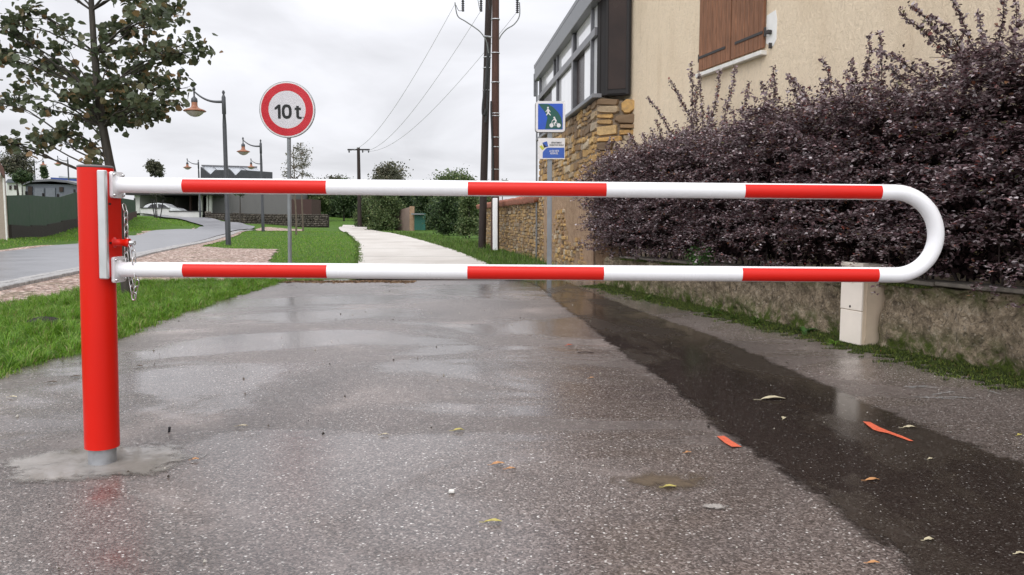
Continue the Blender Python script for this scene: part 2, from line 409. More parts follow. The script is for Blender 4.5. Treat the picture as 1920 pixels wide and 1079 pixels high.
M['stone'] = stonem('ochre_stone', 0.0); M['stone2'] = stonem('rubble_stone', 0.25); M['greystone'] = simple('far_grey_stone', (0.10,0.085,0.07), 0.9, var=0.7, scale=2.5)
def lowwallm():
    m = NM('mossy_rubble'); f = m.noise(9, 8, 0.72, None, 0.5); g = m.noise(45, 6, 0.7, None, 0.4); v = m.sepc(m.vor(75), 0); v2 = m.vor(11, 'DISTANCE_TO_EDGE', None, 'Distance')
    col = m.ramp(f, [(0.32,(0.09,0.07,0.05)), (0.44,(0.24,0.19,0.13)), (0.54,(0.38,0.30,0.205)), (0.68,(0.56,0.47,0.36))])
    col = m.mix(m.mr(g, 0.40, 0.66, 0, 0.6), col, (0.10,0.075,0.055))
    col = m.mix(m.mr(v, 0.90, 0.99, 0, 0.5), col, (0.5,0.44,0.35)); col = m.mix(m.mr(m.noise(20, 6, 0.7, None, 1.2), 0.36, 0.47, 0.7, 0), col, (0.035,0.026,0.02))
    z = m.z(); low = m.mr(z, 0.03, 0.30, 1.0, 0.0); top = m.mr(z, 0.36, 0.53, 0.0, 0.62)
    mm = m.math('MULTIPLY', m.math('ADD', low, top), m.mr(m.noise(6, 7, 0.72, None, 0.6), 0.38, 0.60, 0, 1.2))
    mg = m.ramp(g, [(0.3,(0.025,0.036,0.007)), (0.6,(0.075,0.105,0.014)), (0.8,(0.16,0.20,0.03))])
    x = m.math('MINIMUM', mm, 1.0)
    col = m.mix(x, col, mg)
    m.set(color=col, rough=0.9, spec=0.25); m.bump(m.math('ADD', f, m.math('MULTIPLY', g, 0.6)), 1.0, 0.03); return m.m
M['lowwall'] = lowwallm()
M['plank'] = woodpole('varnished_shutter_wood', (0.30,0.135,0.07))
M['iron'] = simple('dark_iron', (0.05,0.045,0.045), 0.6, 0.3)
M['sill'] = simple('white_sill', (0.72,0.70,0.66), 0.6, var=0.1)
M['plaster'] = simple('white_plaster', (0.80,0.79,0.77), 0.8, var=0.06)
M['fascia'] = simple('zinc_fascia', (0.20,0.205,0.22), 0.45, 0.3, var=0.15)
M['frame'] = simple('graphite_frame', (0.022,0.020,0.021), 0.6, 0.0, spec=0.3)
M['frame2'] = simple('graphite_frame_outer', (0.13,0.13,0.14), 0.35, 0.3)
M['tint'] = simple('brown_tinted_glass', (0.030,0.018,0.014), 0.25, var=0.4, scale=1.2, spec=0.25)
M['curtain'] = simple('pale_curtain_sky_glass', (0.82,0.82,0.84), 0.07, var=0.06, scale=3, coat=0.6, vec=(1,1,0.1))  # pale base colour covers both the curtains and the sky reflected in the glass
M['tile'] = simple('clay_tile', (0.30,0.11,0.07), 0.75, var=0.35, scale=10, bump=0.4)
M['roofbrown'] = simple('brown_roof', (0.10,0.045,0.035), 0.6, var=0.2)
M['bark'] = woodpole('bark', (0.055,0.045,0.035)); M['barkl'] = woodpole('pale_bark', (0.16,0.125,0.09))
M['twig'] = simple('twig', (0.035,0.02,0.018), 0.7, var=0.3)
M['leaf_lime'] = leafmat('lime_leaf', [(0,(0.055,0.075,0.040)), (0.45,(0.095,0.12,0.064)), (0.78,(0.14,0.155,0.085)), (0.90,(0.18,0.14,0.07)), (0.96,(0.24,0.15,0.075)), (1,(0.34,0.23,0.10))], 0.45, 0.35)
M['leaf_purple'] = leafmat('purple_leaf', [(0,(0.035,0.016,0.018)), (0.25,(0.10,0.052,0.060)), (0.5,(0.20,0.125,0.138)), (0.75,(0.38,0.30,0.315)), (0.92,(0.60,0.54,0.55)), (0.962,(0.32,0.07,0.055)), (1,(0.15,0.17,0.07))], 0.24, 0.15, 1.0)  # pale grey-lilac stops paint the sky's highlights into the leaf colour
M['leaf_dark'] = leafmat('dark_evergreen_leaf', [(0,(0.016,0.034,0.012)), (0.5,(0.042,0.075,0.026)), (0.85,(0.085,0.135,0.05)), (1,(0.16,0.20,0.09))], 0.5)
M['leaf_mid'] = leafmat('mid_green_leaf', [(0,(0.035,0.06,0.02)), (0.5,(0.085,0.13,0.042)), (0.85,(0.15,0.20,0.075)), (1,(0.25,0.26,0.12))], 0.5)
M['leaf_grey'] = leafmat('grey_green_leaf', [(0,(0.04,0.045,0.028)), (0.5,(0.09,0.095,0.06)), (0.85,(0.15,0.145,0.095)), (1,(0.25,0.22,0.15))], 0.6)
M['leaf_bright'] = leafmat('fresh_weed_leaf', [(0,(0.03,0.07,0.015)), (0.5,(0.06,0.14,0.03)), (1,(0.13,0.24,0.07))], 0.45)
M['blade'] = leafmat('grass_blade', [(0,(0.055,0.13,0.010)), (0.4,(0.12,0.27,0.018)), (0.75,(0.20,0.37,0.035)), (0.90,(0.31,0.43,0.09)), (0.95,(0.38,0.34,0.16)), (1,(0.22,0.14,0.07))], 0.5, 0.3)
M['blade2'] = leafmat('rough_grass_blade', [(0,(0.035,0.065,0.012)), (0.4,(0.08,0.15,0.02)), (0.8,(0.14,0.24,0.04)), (0.94,(0.17,0.22,0.07)), (1,(0.25,0.22,0.12))], 0.55, 0.3)
M['mossblade'] = leafmat('moss_blade', [(0,(0.02,0.028,0.007)), (0.5,(0.05,0.075,0.012)), (0.8,(0.10,0.145,0.02)), (0.92,(0.18,0.23,0.035)), (1,(0.14,0.09,0.04))], 0.7, 0.15)
M['screen'] = simple('green_mesh_screen', (0.020,0.048,0.022), 0.7, var=0.3, scale=3)
M['blueroof'] = simple('blue_sheet', (0.02,0.05,0.22), 0.5); M['shedgrey'] = simple('grey_shed', (0.11,0.12,0.145), 0.6, var=0.1, scale=2)
M['palewall'] = simple('pale_wall', (0.55,0.55,0.52), 0.7, var=0.15, scale=0.8); M['darkopen'] = simple('dark_interior', (0.04,0.034,0.034), 0.9, var=0.1)
M['darkclad'] = simple('dark_cladding', (0.035,0.037,0.042), 0.5, var=0.3, scale=3); M['roofglass'] = simple('pale_roof_glazing', (0.42,0.44,0.47), 0.25, var=0.15, scale=2)
M['rustbrown'] = simple('rust_cladding', (0.05,0.022,0.018), 0.7); M['carpaint'] = simple('silver_car_paint', (0.62,0.63,0.65), 0.25, 0.2, coat=0.5)
M['carglass'] = simple('car_glass', (0.02,0.02,0.025), 0.08); M['tyre'] = simple('tyre_rubber', (0.015,0.015,0.015), 0.8)
M['pinkwall'] = simple('pinkish_shed_wall', (0.24,0.175,0.145), 0.85, var=0.15, scale=1.5); M['greengate'] = simple('green_gate', (0.015,0.11,0.085), 0.6, var=0.2)
def sprayed(name, c, sc, lo, hi):
    m = NM(name); m.set(color=m.ramp(m.noise(60,3,0.6), [(0.3, tuple(x*0.75 for x in c)), (0.7, c)]), rough=0.55); m.bump(m.noise(150,3,0.6), 0.8, 0.004)
    m.link(m.mr(m.noise(sc, 5, 0.75), lo, hi, 0, 1), m.b.inputs['Alpha']); return m.m
M['orange'] = sprayed('orange_spray_paint', (0.80,0.15,0.07), 130, 0.33, 0.42)
M['whitemark'] = sprayed('faded_chalk_mark', (0.42,0.44,0.44), 90, 0.44, 0.60)
M['puddle'] = None
def feather(m, centre, rx, ry, a0, a1, nscale, namp):
    g = m.n('ShaderNodeNewGeometry'); mp = m.n('ShaderNodeMapping'); mp.vector_type = 'TEXTURE'; mp.inputs['Location'].default_value = (centre[0], centre[1], 0); mp.inputs['Scale'].default_value = (rx, ry, 1)
    m.link(g.outputs['Position'], mp.inputs['Vector']); sx = m.n('ShaderNodeSeparateXYZ'); m.link(mp.outputs[0], sx.inputs[0])
    r = m.math('SQRT', m.math('ADD', m.math('MULTIPLY', sx.outputs[0], sx.outputs[0]), m.math('MULTIPLY', sx.outputs[1], sx.outputs[1])))
    r = m.math('ADD', r, m.math('MULTIPLY', m.math('SUBTRACT', m.noise(nscale, 7, 0.7, None, 0.6), 0.5), namp))
    m.link(m.mr(r, a0, a1, 1.0, 0.0), m.b.inputs['Alpha'])
def wetconcrete():
    m = NM('wet_mortar'); f = m.noise(6, 6, 0.65, None, 0.6); g = m.noise(40, 4, 0.6)
    col = m.ramp(f, [(0.3,(0.12,0.11,0.10)), (0.42,(0.24,0.222,0.20)), (0.7,(0.33,0.305,0.28))])
    film = m.mr(m.noise(2.6, 4, 0.5), 0.36, 0.5, 0, 1)
    m.set(color=col, rough=m.mr(film, 0, 1, 0.22, 0.04), spec=0.6); m.bump(m.math('ADD', f, m.math('MULTIPLY', g, 0.25)), m.mr(film, 0, 1, 0.35, 0.05), 0.012); c_ = GF(188, 868); feather(m, (c_.x-0.01, c_.y), 0.42, 0.27, 0.72, 1.0, 5, 1.3); return m.m
M['puddle'] = wetconcrete()

# ------------------------------------------------------------------ sheets on the ground
def resample(pts, step, jit=0.0, closed=True):
    out = []; n = len(pts)
    for i in range(n if closed else n-1):
        a = Vector(pts[i][:2]); b = Vector(pts[(i+1) % n][:2]); k = max(1, int((b-a).length / step))
        for j in range(k):
            p = a.lerp(b, j/k)
            if jit:
                q = mnoise.noise_vector(Vector((p.x*2.1, p.y*2.1, 3.1))) * jit + mnoise.noise_vector(Vector((p.x*9, p.y*9, 7.7))) * jit * 0.5 + mnoise.noise_vector(Vector((p.x*31, p.y*31, 1.7))) * jit * 0.3
                p = p + Vector((q.x, q.y))
            out.append(p)
    return out
def sheet(name, pts, mat, off, step=0.5, jit=0.0, maxe=None, parent=None, edge=False):
    ring = resample(pts, step, jit)
    bm = bmesh.new(); vs = [bm.verts.new((p.x, p.y, 0)) for p in ring]
    f = bm.faces.new(vs); bmesh.ops.triangulate(bm, faces=[f])
    if maxe:
        for _ in range(6):
            es = [e for e in bm.edges if e.calc_length() > maxe * (1 + max(e.verts[0].co.y, 0) / 25)]
            if not es: break
            bmesh.ops.subdivide_edges(bm, edges=es, cuts=1); bmesh.ops.triangulate(bm, faces=bm.faces)
    xs = np.array([v.co.x for v in bm.verts]); ys = np.array([v.co.y for v in bm.verts]); hs = Hn(xs, ys)
    for v, h, y in zip(bm.verts, hs, ys): v.co.z = h + off * (1 + max(0, y-14) * 0.12)
    bmesh.ops.recalc_face_normals(bm, faces=bm.faces)
    for f in bm.faces:
        if f.normal.z < 0: f.normal_flip()
        f.smooth = True
    if edge:
        lay = bm.verts.layers.float.new('edge'); A = np.array([[p.x, p.y] for p in ring]); B = np.roll(A, -1, 0)
        for v in bm.verts:
            p = np.array([v.co.x, v.co.y]); d = B-A; t = np.clip(((p-A)*d).sum(1)/((d*d).sum(1)+1e-9), 0, 1)[:,None]
            v[lay] = float(np.sqrt((((A+d*t)-p)**2).sum(1)).min())
    me = bpy.data.meshes.new(name); bm.to_mesh(me); bm.free(); me.materials.append(mat)
    o = bpy.data.objects.new(name, me); C.objects.link(o)
    if parent: o.parent = parent
    return o
# the ground: one sheet to the horizon
def axis(a, b, near, s0, g):
    r = [near]; st = s0
    while r[-1] < b: r.append(r[-1] + st); st *= g
    l = [near]; st = s0
    while l[-1] > a: l.append(l[-1] - st); st *= g
    return np.array(l[:0:-1] + r)
gx = axis(-700, 700, -8, 0.8, 1.05); gy = axis(-40, 1500, 16, 0.8, 1.035)
XX, YY = np.meshgrid(gx, gy); ZZ = Hn(XX, YY)
V = np.stack([XX.ravel(), YY.ravel(), ZZ.ravel()], 1); nx = len(gx)
ii, jj = np.meshgrid(np.arange(nx-1), np.arange(len(gy)-1)); b0 = (jj*nx+ii).ravel()
kind(np_mesh('ground', V, np.stack([b0, b0+1, b0+nx+1, b0+nx], 1), M['ground'], smooth=True), 'structure')

W0, W1 = GF(1920, 722), GF(1143, 542)                  # foot of the low wall
wd = (W1 - W0).normalized(); wn = Vector((wd.y, -wd.x, 0))   # along the wall (away), and into the garden
def LW(s, d, h): return W0 + wd * s + wn * d + Vector((0, 0, h))
WL = (W1 - W0).length
lane_left = [GF(*p) for p in ((-500,860),(-200,770),(0,705),(75,680),(160,660),(230,632),(300,603),(400,568),(470,547),(530,528),(600,526),(673,523))]
lane = [Vector((-2.4,-12,0))*2, Vector((-5.0,0,0))] + lane_left[:] + [Vector((0.30,13.2,0)), Vector((1.2,13.6,0)), LW(WL+0.6, 0.1, 0), LW(-3, 0.1, 0), Vector((6.5,-12,0))]
kind(sheet('asphalt_lane', lane, M['asphalt'], 0.004, 0.15, 0.035), 'structure')
strip_l = [GF(*p) for p in ((1005,538),(1040,572),(1085,603),(1120,635),(1160,668),(1215,705),(1265,745),(1310,790),(1370,840),(1440,885),(1500,925),(1560,985),(1640,1040),(1700,1100))]
strip_r = [GF(*p) for p in ((1090,538),(1160,566),(1240,595),(1350,632),(1450,675),(1560,722),(1680,772),(1780,812),(1920,862),(2100,935))]
lastl = strip_l[-1]; lastr = strip_r[-1]
strip = [GF(975,527)] + strip_l + [lastl + Vector((0.6,-1.6,0)), Vector((2.6,-8,0)), Vector((4.6,-8,0)), lastr + Vector((0.5,-1.2,0))] + strip_r[::-1] + [GF(1060,526)]
kind(sheet('asphalt_patch_strip', strip, M['patch'], 0.008, 0.05, 0.02, 0.09, edge=True), 'structure')
# old render/wet mortar collar round the post foot
cen = GF(188, 868)
ring = []
for k in range(40):
    a = 2*math.pi*k/40; r = 1.35 + 0.1*mnoise.noise(Vector((math.cos(a)*1.5, math.sin(a)*1.5, 0.4)))
    ring.append(Vector((cen.x + 0.40*r*math.cos(a) - 0.01, cen.y + 0.27*r*math.sin(a), 0)))
kind(sheet('wet_mortar_patch', ring, M['puddle'], 0.0075, 0.03, 0.0), 'structure')
MUD = [GF(*p) for p in ((1120,870),(1200,862),(1310,872),(1420,905),(1400,960),(1290,985),(1180,950),(1120,905))]

# concrete path: cast slabs with joints
pl = [(-2.65,13.1),(-3.77,19),(-4.95,25),(-6.05,30.5),(-9.0,43.5),(-11.9,55),(-15.2,68),(-19.0,88)]
pr = [(0.15,13.1),(-0.80,19),(-1.87,25),(-3.0,30.5),(-5.9,43.5),(-9.0,55),(-12.6,68),(-17.2,88)]
def interp(pts, y): return float(np.interp(y, [p[1] for p in pts], [p[0] for p in pts]))
mb = MB(); y = 13.1; first = 16.5
edges = [13.1, 20.6, 26, 32, 38, 44, 50, 56, 62, 68, 75, 82, 88]
for a, b in zip(edges[:-1], edges[1:]):
    sub = 5
    for q in range(sub):
        y0 = a + (b-a)*q/sub + (0.06 if q == 0 and a > 13.2 else 0); y1 = a + (b-a)*(q+1)/sub
        vs = []
        for yy in (y0, y1):
            for t in (0, 0.33, 0.66, 1):
                x = interp(pl, yy)*(1-t) + interp(pr, yy)*t
                vs.append((x, yy, H(x, yy) + 0.035*(1+max(0,yy-30)*0.03)))
        mb.add(vs, [(i, i+1, i+5, i+4) for i in range(3)])
kind(mb.build('concrete_path', M['concrete']), 'structure')
# the side road, its setts and the gravel beside it
lo = [GF(-500,640), GF(0,535), GF(146,506), GF(255,478), GF(365,456.5), GF(430,443), GF(470,433)]
up = [G(-500,560), G(0,475), G(146,460), G(255,445), G(365,433), G(383,428)]
roadp = lo + [D(478,68), D(470,71), D(437,74), D(375,78), D(310,82), D(240,86), D(235,82), D(290,78), D(350,73), D(380,69)] + up[::-1]
kind(sheet('side_road', roadp, M['road'], 0.02, 1.0, 0.0, 2.0), 'structure')
mb = MB()
for i in range(len(lo)-1):
    a, b = lo[i], lo[i+1]; n = int((b-a).length/0.22); t = (b-a).normalized(); nn = Vector((t.y,-t.x,0))
    for k in range(max(1, n)):
        for j in range(2):
            p = a.lerp(b, (k+0.5)/n) + nn*(0.11+0.21*j); hh = H(p.x, p.y)
            mb.box((p.x, p.y, hh+0.0+random.uniform(0,0.008)), (0.2, 0.19, 0.12), (t, nn, Vector((0,0,1))), 0.012)
kind(mb.build('kerb_setts', M['sett']), 'structure')
grav = [GF(-500,650), GF(0,538), GF(146,509), GF(255,481), GF(365,459), GF(440,443), GF(470,436), GF(440,447), GF(375,463), GF(430,467), GF(520,468), GF(505,490), GF(545,524), GF(400,529), GF(230,533), GF(150,548), GF(75,562), GF(0,574), GF(-500,740)]
kind(sheet('gravel', grav, M['gravel'], 0.006, 0.15, 0.16), 'structure')
kind(sheet('gravel_far', [GF(472,434), D(480,67), D(500,70), D(565,66), D(572,58), D(560,52), D(500,52)], M['gravel'], 0.006, 0.6, 0.2, 2.0), 'structure')
kind(sheet('gravel_edge', [G(-100,472), G(0,470), G(146,456), G(255,440), G(365,429), G(365,433), G(255,445.5), G(146,460.5), G(0,475.5), G(-100,480)], M['gravel'], 0.006, 0.8, 0.15, 2.0), 'structure')

# ------------------------------------------------------------------ grass blades
def inpoly(x, y, poly):
    c = np.zeros(len(x), bool); n = len(poly); j = n-1
    for i in range(n):
        xi, yi, xj, yj = poly[i][0], poly[i][1], poly[j][0], poly[j][1]
        t = ((yi > y) != (yj > y)) & (x < (xj-xi)*(y-yi)/(yj-yi+1e-12)+xi); c ^= t; j = i
    return c
def scatter(poly, n):
    xs = [p[0] for p in poly]; ys = [p[1] for p in poly]
    x = RNG.uniform(min(xs), max(xs), n); y = RNG.uniform(min(ys), max(ys), n); k = inpoly(x, y, poly); return x[k], y[k]
def clump(x, y, f):
    return np.array([mnoise.noise(Vector((a*f, b*f, 0))) for a, b in zip(x, y)])
def blades(name, x, y, h, wdt, mat, lean=0.45, z=None, parent=None, comb=False):
    n = len(x); z = Hn(x, y) if z is None else z
    a = RNG.uniform(0, 2*np.pi, n); la = RNG.uniform(0, 2*np.pi, n); ll = np.abs(RNG.normal(0, lean, n)) * h
    if comb: la = clump(x, y, 5.0)*9 + RNG.normal(0, 0.7, n); ll = np.clip(RNG.normal(lean, 0.3, n), 0.05, 1.3)*h
    dx, dy = np.cos(a)*wdt/2, np.sin(a)*wdt/2; lx, ly = np.cos(la)*ll, np.sin(la)*ll
    base = np.stack([x, y, z - 0.004], 1)
    v0 = base + np.stack([-dx, -dy, 0*x], 1); v1 = base + np.stack([dx, dy, 0*x], 1)
    mid = base + np.stack([lx*0.35, ly*0.35, h*0.55], 1)
    v2 = mid + np.stack([dx*0.8, dy*0.8, 0*x], 1); v3 = mid + np.stack([-dx*0.8, -dy*0.8, 0*x], 1)
    tip = base + np.stack([lx, ly, h*np.clip(1-ll/h*0.35, 0.4, 1)], 1)
    V = np.stack([v0, v1, v2, v3, tip], 1).reshape(-1, 3); b = np.arange(n)*5
    T = np.concatenate([np.stack([b, b+1, b+2], 1), np.stack([b, b+2, b+3], 1), np.stack([b+3, b+2, b+4], 1)])
    return np_mesh(name, V, T, mat, parent, tri=True)
verge = [GF(*p) for p in ((-330,660),(0,573),(75,561),(150,547),(230,531),(400,528),(538,525))] + [Vector(p) for p in lane_left[:10]][::-1]
x, y = scatter(verge, 330000)
hole = ((x - GF(82,606).x)**2/0.2**2 + (y - GF(82,606).y)**2/0.26**2) > 1
x, y = x[hole], y[hole]
c = clump(x, y, 2.2); c2 = clump(x, y, 9)
keep = RNG.uniform(0, 1, len(x)) < np.clip(0.72 + c2*1.8 + c*0.6, 0.06, 1); x, y, c, c2 = x[keep], y[keep], c[keep], c2[keep]
h = np.clip(RNG.normal(0.055, 0.02, len(x)) * (1 + 0.9*c + 1.5*c2 + 0.9*clump(x, y, 17)), 0.012, 0.2)
g = kind(blades('grass', x, y, h, RNG.uniform(0.003, 0.0065, len(x)), M['blade'], 0.7, comb=True), 'stuff'); 
# stray tufts reaching over the asphalt edge
ex, ey = [], []
for i in range(len(lane_left)-2):
    a, b = lane_left[i], lane_left[i+1]
    n = int((b-a).length*900)
    t = RNG.uniform(0, 1, n); s = RNG.normal(0.02, 0.05, n)
    ex.append(a.x+(b.x-a.x)*t + s*0.8); ey.append(a.y+(b.y-a.y)*t - s*0.6)
ex = np.concatenate(ex); ey = np.concatenate(ey); cc = clump(ex, ey, 3.5); k = cc > -0.1; ex, ey = ex[k], ey[k]
kind(blades('edge_grass', ex, ey, RNG.uniform(0.02, 0.07, len(ex)), RNG.uniform(0.003, 0.006, len(ex)), M['blade'], 0.8), 'stuff')
lawn = [GF(545,522), GF(508,490), GF(522,468), GF(430,466), GF(378,462), GF(470,438), GF(500,436), D(565,52), D(575,66), D(600,68), GF(636,438)] + [Vector((-9.05,43.5,0)), Vector((-6.1,30.5,0)), Vector((-3.82,19,0)), Vector((-2.7,13.1,0))]
x, y = scatter(lawn, 260000); d = RNG.uniform(0, 1, len(x)) < np.clip((17/y)**1.6, 0.03, 1); x, y = x[d], y[d]
cc = clump(x, y, 1.3)
kind(blades('lawn_grass', x, y, np.clip(RNG.normal(0.055,0.015,len(x))*(1+0.5*cc), 0.02, 0.15), 0.006*(y/14), M['blade'], 0.6), 'stuff')
leftlawn = [G(-80,468), G(0,468), G(146,454), G(255,438), G(362,427), D(375,70), D(330,76), D(262,72), D(250,60), D(144,42), D(15,31), D(-80,28)]
x, y = scatter(leftlawn, 90000)
kind(blades('far_lawn_grass', x, y, RNG.uniform(0.04, 0.09, len(x)), 0.0006*y, M['blade'], 0.5), 'stuff')
rverge = [Vector((interp(pr, q)+0.02, q, 0)) for q in (13.2,19,25,30.5,43.5,55)] + [GF(760,437), Vector((-4,44,0)), Vector((-1.2,32,0)), Vector((-0.4,25,0)), Vector((0.65,19,0)), Vector((1.1,14,0))]
x, y = scatter(rverge, 120000); d = RNG.uniform(0, 1, len(x)) < np.clip((18/y)**1.3, 0.05, 1); x, y = x[d], y[d]; cc = clump(x, y, 0.9)
kind(blades('verge_grass', x, y, np.clip(RNG.normal(0.13,0.05,len(x))*(1+0.9*cc), 0.03, 0.4), 0.0006*y, M['blade2'], 0.5), 'stuff')
n = 5000; x = RNG.uniform(-5.2, -1.6, n); y = 12.75 + RNG.normal(0, 0.10, n) + 0.15*clump(x, x*0, 1.5)
M['litter'] = leafmat('leaf_litter', [(0,(0.05,0.03,0.015)), (0.5,(0.16,0.09,0.045)), (0.8,(0.30,0.18,0.09)), (1,(0.4,0.3,0.2))], 0.7, 0.1)
kind(blades('leaf_litter', x, y, RNG.uniform(0.006, 0.02, n), RNG.uniform(0.02, 0.05, n), M['litter'], 1.2, z=np.full(n, 0.008)), 'stuff')
ex, ey = [], []
for tbl, sg in ((pl, 1), (pr, -1)):
    n = 9000; yy = 13.2 + 40*RNG.uniform(0, 1, n)**1.8; xx = np.interp(yy, [q[1] for q in tbl], [q[0] for q in tbl]) + sg*RNG.normal(0.0, 0.05, n); ex.append(xx); ey.append(yy)
ex = np.concatenate(ex); ey = np.concatenate(ey); k = clump(ex, ey, 1.6) > -0.1
kind(blades('path_edge_grass', ex[k], ey[k], RNG.uniform(0.03, 0.10, k.sum()), 0.0006*ey[k], M['blade2'], 0.7), 'stuff')
# moss and short weed along the foot of the low wall
n = 110000; s = RNG.uniform(-2.6, WL+0.5, n); dd = 0.10-np.abs(RNG.normal(0, 0.26, n)); X = W0.x + wd.x*s + wn.x*dd; Y = W0.y + wd.y*s + wn.y*dd
cc = clump(X, Y, 3.0); k = (-dd < 0.20 + 0.22*cc + 0.35*clump(X, Y, 11)); X, Y, dd = X[k], Y[k], dd[k]
kind(blades('moss', X, Y, RNG.uniform(0.006, 0.03, len(X))*(1+np.clip(dd*4+0.6, 0, 1.2)), RNG.uniform(0.004, 0.009, len(X)), M['mossblade'], 0.9, z=np.full(len(X), 0.006)), 'stuff')

# ------------------------------------------------------------------ foliage
def leaves(cen, nrm, size, asp=0.6, fold=0.25, direc=None):
    """six-sided folded leaves; returns V, Q"""
    n = len(cen); nrm = nrm/np.linalg.norm(nrm, axis=1, keepdims=True)
    r = RNG.normal(size=(n,3)) if direc is None else direc
    t = r - (r*nrm).sum(1, keepdims=True)*nrm; t /= np.linalg.norm(t, axis=1, keepdims=True)+1e-9
    b = np.cross(nrm, t); s = size.reshape(-1,1)
    base = cen; l1 = cen + t*s*0.3 + b*s*asp*0.5 + nrm*s*fold*0.3; l2 = cen + t*s*0.72 + b*s*asp*0.36 + nrm*s*fold*0.2
    r1 = cen + t*s*0.3 - b*s*asp*0.5 + nrm*s*fold*0.3; r2 = cen + t*s*0.72 - b*s*asp*0.36 + nrm*s*fold*0.2
    tip = cen + t*s - nrm*s*fold*0.3; mid = None
    V = np.stack([base, l1, l2, tip, r2, r1], 1).reshape(-1,3); k = np.arange(n)*6
    Q = np.concatenate([np.stack([k, k+1, k+2, k+3], 1), np.stack([k, k+3, k+4, k+5], 1)])
    return V, Q
def curve(a, b, sag=0.1, n=6, wob=0.05):
    a, b = Vector(a), Vector(b); L_ = (b-a).length; o = []
    ph = random.uniform(0, 100)
    for i in range(n+1):
        t = i/n; p = a.lerp(b, t); p.z += sag*L_*math.sin(math.pi*t)
        q = mnoise.noise_vector(Vector((ph, t*2.5, 0))) * wob*L_*math.sin(math.pi*min(1,t*1.0))
        o.append(p+q)
    return o
def tree(name, label, cat, base, height, blobs, tr, lsize, nleaf, mat, bark, group=None, lower=0.25, trunk_pts=None, spread=0.5, twigs=3, asp=0.7, limbr=0.38, drop=0.45):
    """blobs: list of (centre, radius vector, weight): clumps of the crown; every clump hangs on a limb of its own"""
    base = Vector(base); root = thing(name, label, cat, base, group)
    tp = trunk_pts or curve(base, base + Vector((random.uniform(-.02,.02)*height, 0, height)), 0, 8, 0.02)
    mt = MB(); nT = len(tp)
    mt.tube([tp[0]-Vector((0,0,0.1))] + tp, [tr*1.25] + [tr*(1.1-0.85*i/(nT-1)) for i in range(nT)], 10)
    cen = []; tot = sum(b[2] for b in blobs)
    mb_ = MB()
    for (c, r, wt) in blobs:
        c = Vector(c); r = Vector(r)
        # the limb leaves the trunk below the clump
        want = max(base.z + height*lower*0.6, c.z - drop*math.hypot(c.x-base.x, c.y-base.y)); want = min(want, tp[-1].z - 0.1)
        st = min(tp[1:], key=lambda p: abs(p.z-want)) if len(tp) > 2 else tp[-1]
        k0 = 0.3 + 0.25*random.random()
        lp = curve(st, c, 0.06, 6, 0.08); rr = tr*limbr
        mb_.tube(lp, [rr*(1-0.8*i/6)+0.003 for i in range(7)], 6, cap=False)
        m = max(3, int(nleaf*wt/tot)); ntw = max(2, int(twigs))
        ends = []
        for q in range(ntw):
            d = Vector(RNG.normal(size=3)); d.normalize(); e = c + Vector((d.x*r.x, d.y*r.y, d.z*r.z))*random.uniform(0.5, 1.0)
            s0 = lp[random.randint(3, 6)]; tw = curve(s0, e, 0.05, 4, 0.1)
            mb_.tube(tw, [rr*0.3*(1-0.7*i/4)+0.0015 for i in range(5)], 4, cap=False); ends.append(tw)
        per = m // ntw + 1
        for tw in ends:
            t = RNG.uniform(0.15, 1.08, per); i0 = np.clip((t*4).astype(int), 0, 3); A = np.array([list(p) for p in tw])
            pp = A[i0] + (A[i0+1]-A[i0])*(t*4-i0)[:,None]
            cen.append(pp + RNG.normal(size=(per,3))*np.array(r)*spread)
    part(mt, 'trunk', bark, root); part(mb_, 'branches', bark, root)
    cen = np.concatenate(cen); nr = RNG.normal(size=(len(cen),3)); nr[:,2] = np.abs(nr[:,2])*1.2
    V, Q = leaves(cen, nr, RNG.uniform(0.65, 1.2, len(cen))*lsize, asp)
    np_part('crown', V, Q, mat, root); return root
def shell_blobs(c, R, n, rr, low=-0.6):
    n = max(n, 8)
    if low <= -1:
        o = []
        for _ in range(n):
            z = random.uniform(-1, 1); k = (1 if z < 0 else math.sqrt(1-0.75*z*z))*math.sqrt(random.random()); a = random.uniform(0, 6.283); q = random.uniform(0.7, 1.3)
            o.append((Vector((c[0]+R[0]*k*math.cos(a), c[1]+R[1]*k*math.sin(a), c[2]+R[2]*z)), (rr*q, rr*q, rr*q*0.8), q))
        return o

    c = Vector(c); R = Vector(R); o = []
    while len(o) < n:
        d = Vector(RNG.normal(size=3)); d.normalize()
        if d.z < low: continue
        k = random.uniform(0.35, 1.0) ** 0.6; q = random.uniform(0.6, 1.3)
        o.append((c + Vector((d.x*R.x, d.y*R.y, d.z*R.z))*k, (rr*q, rr*q, rr*q*0.75), q))
    return o
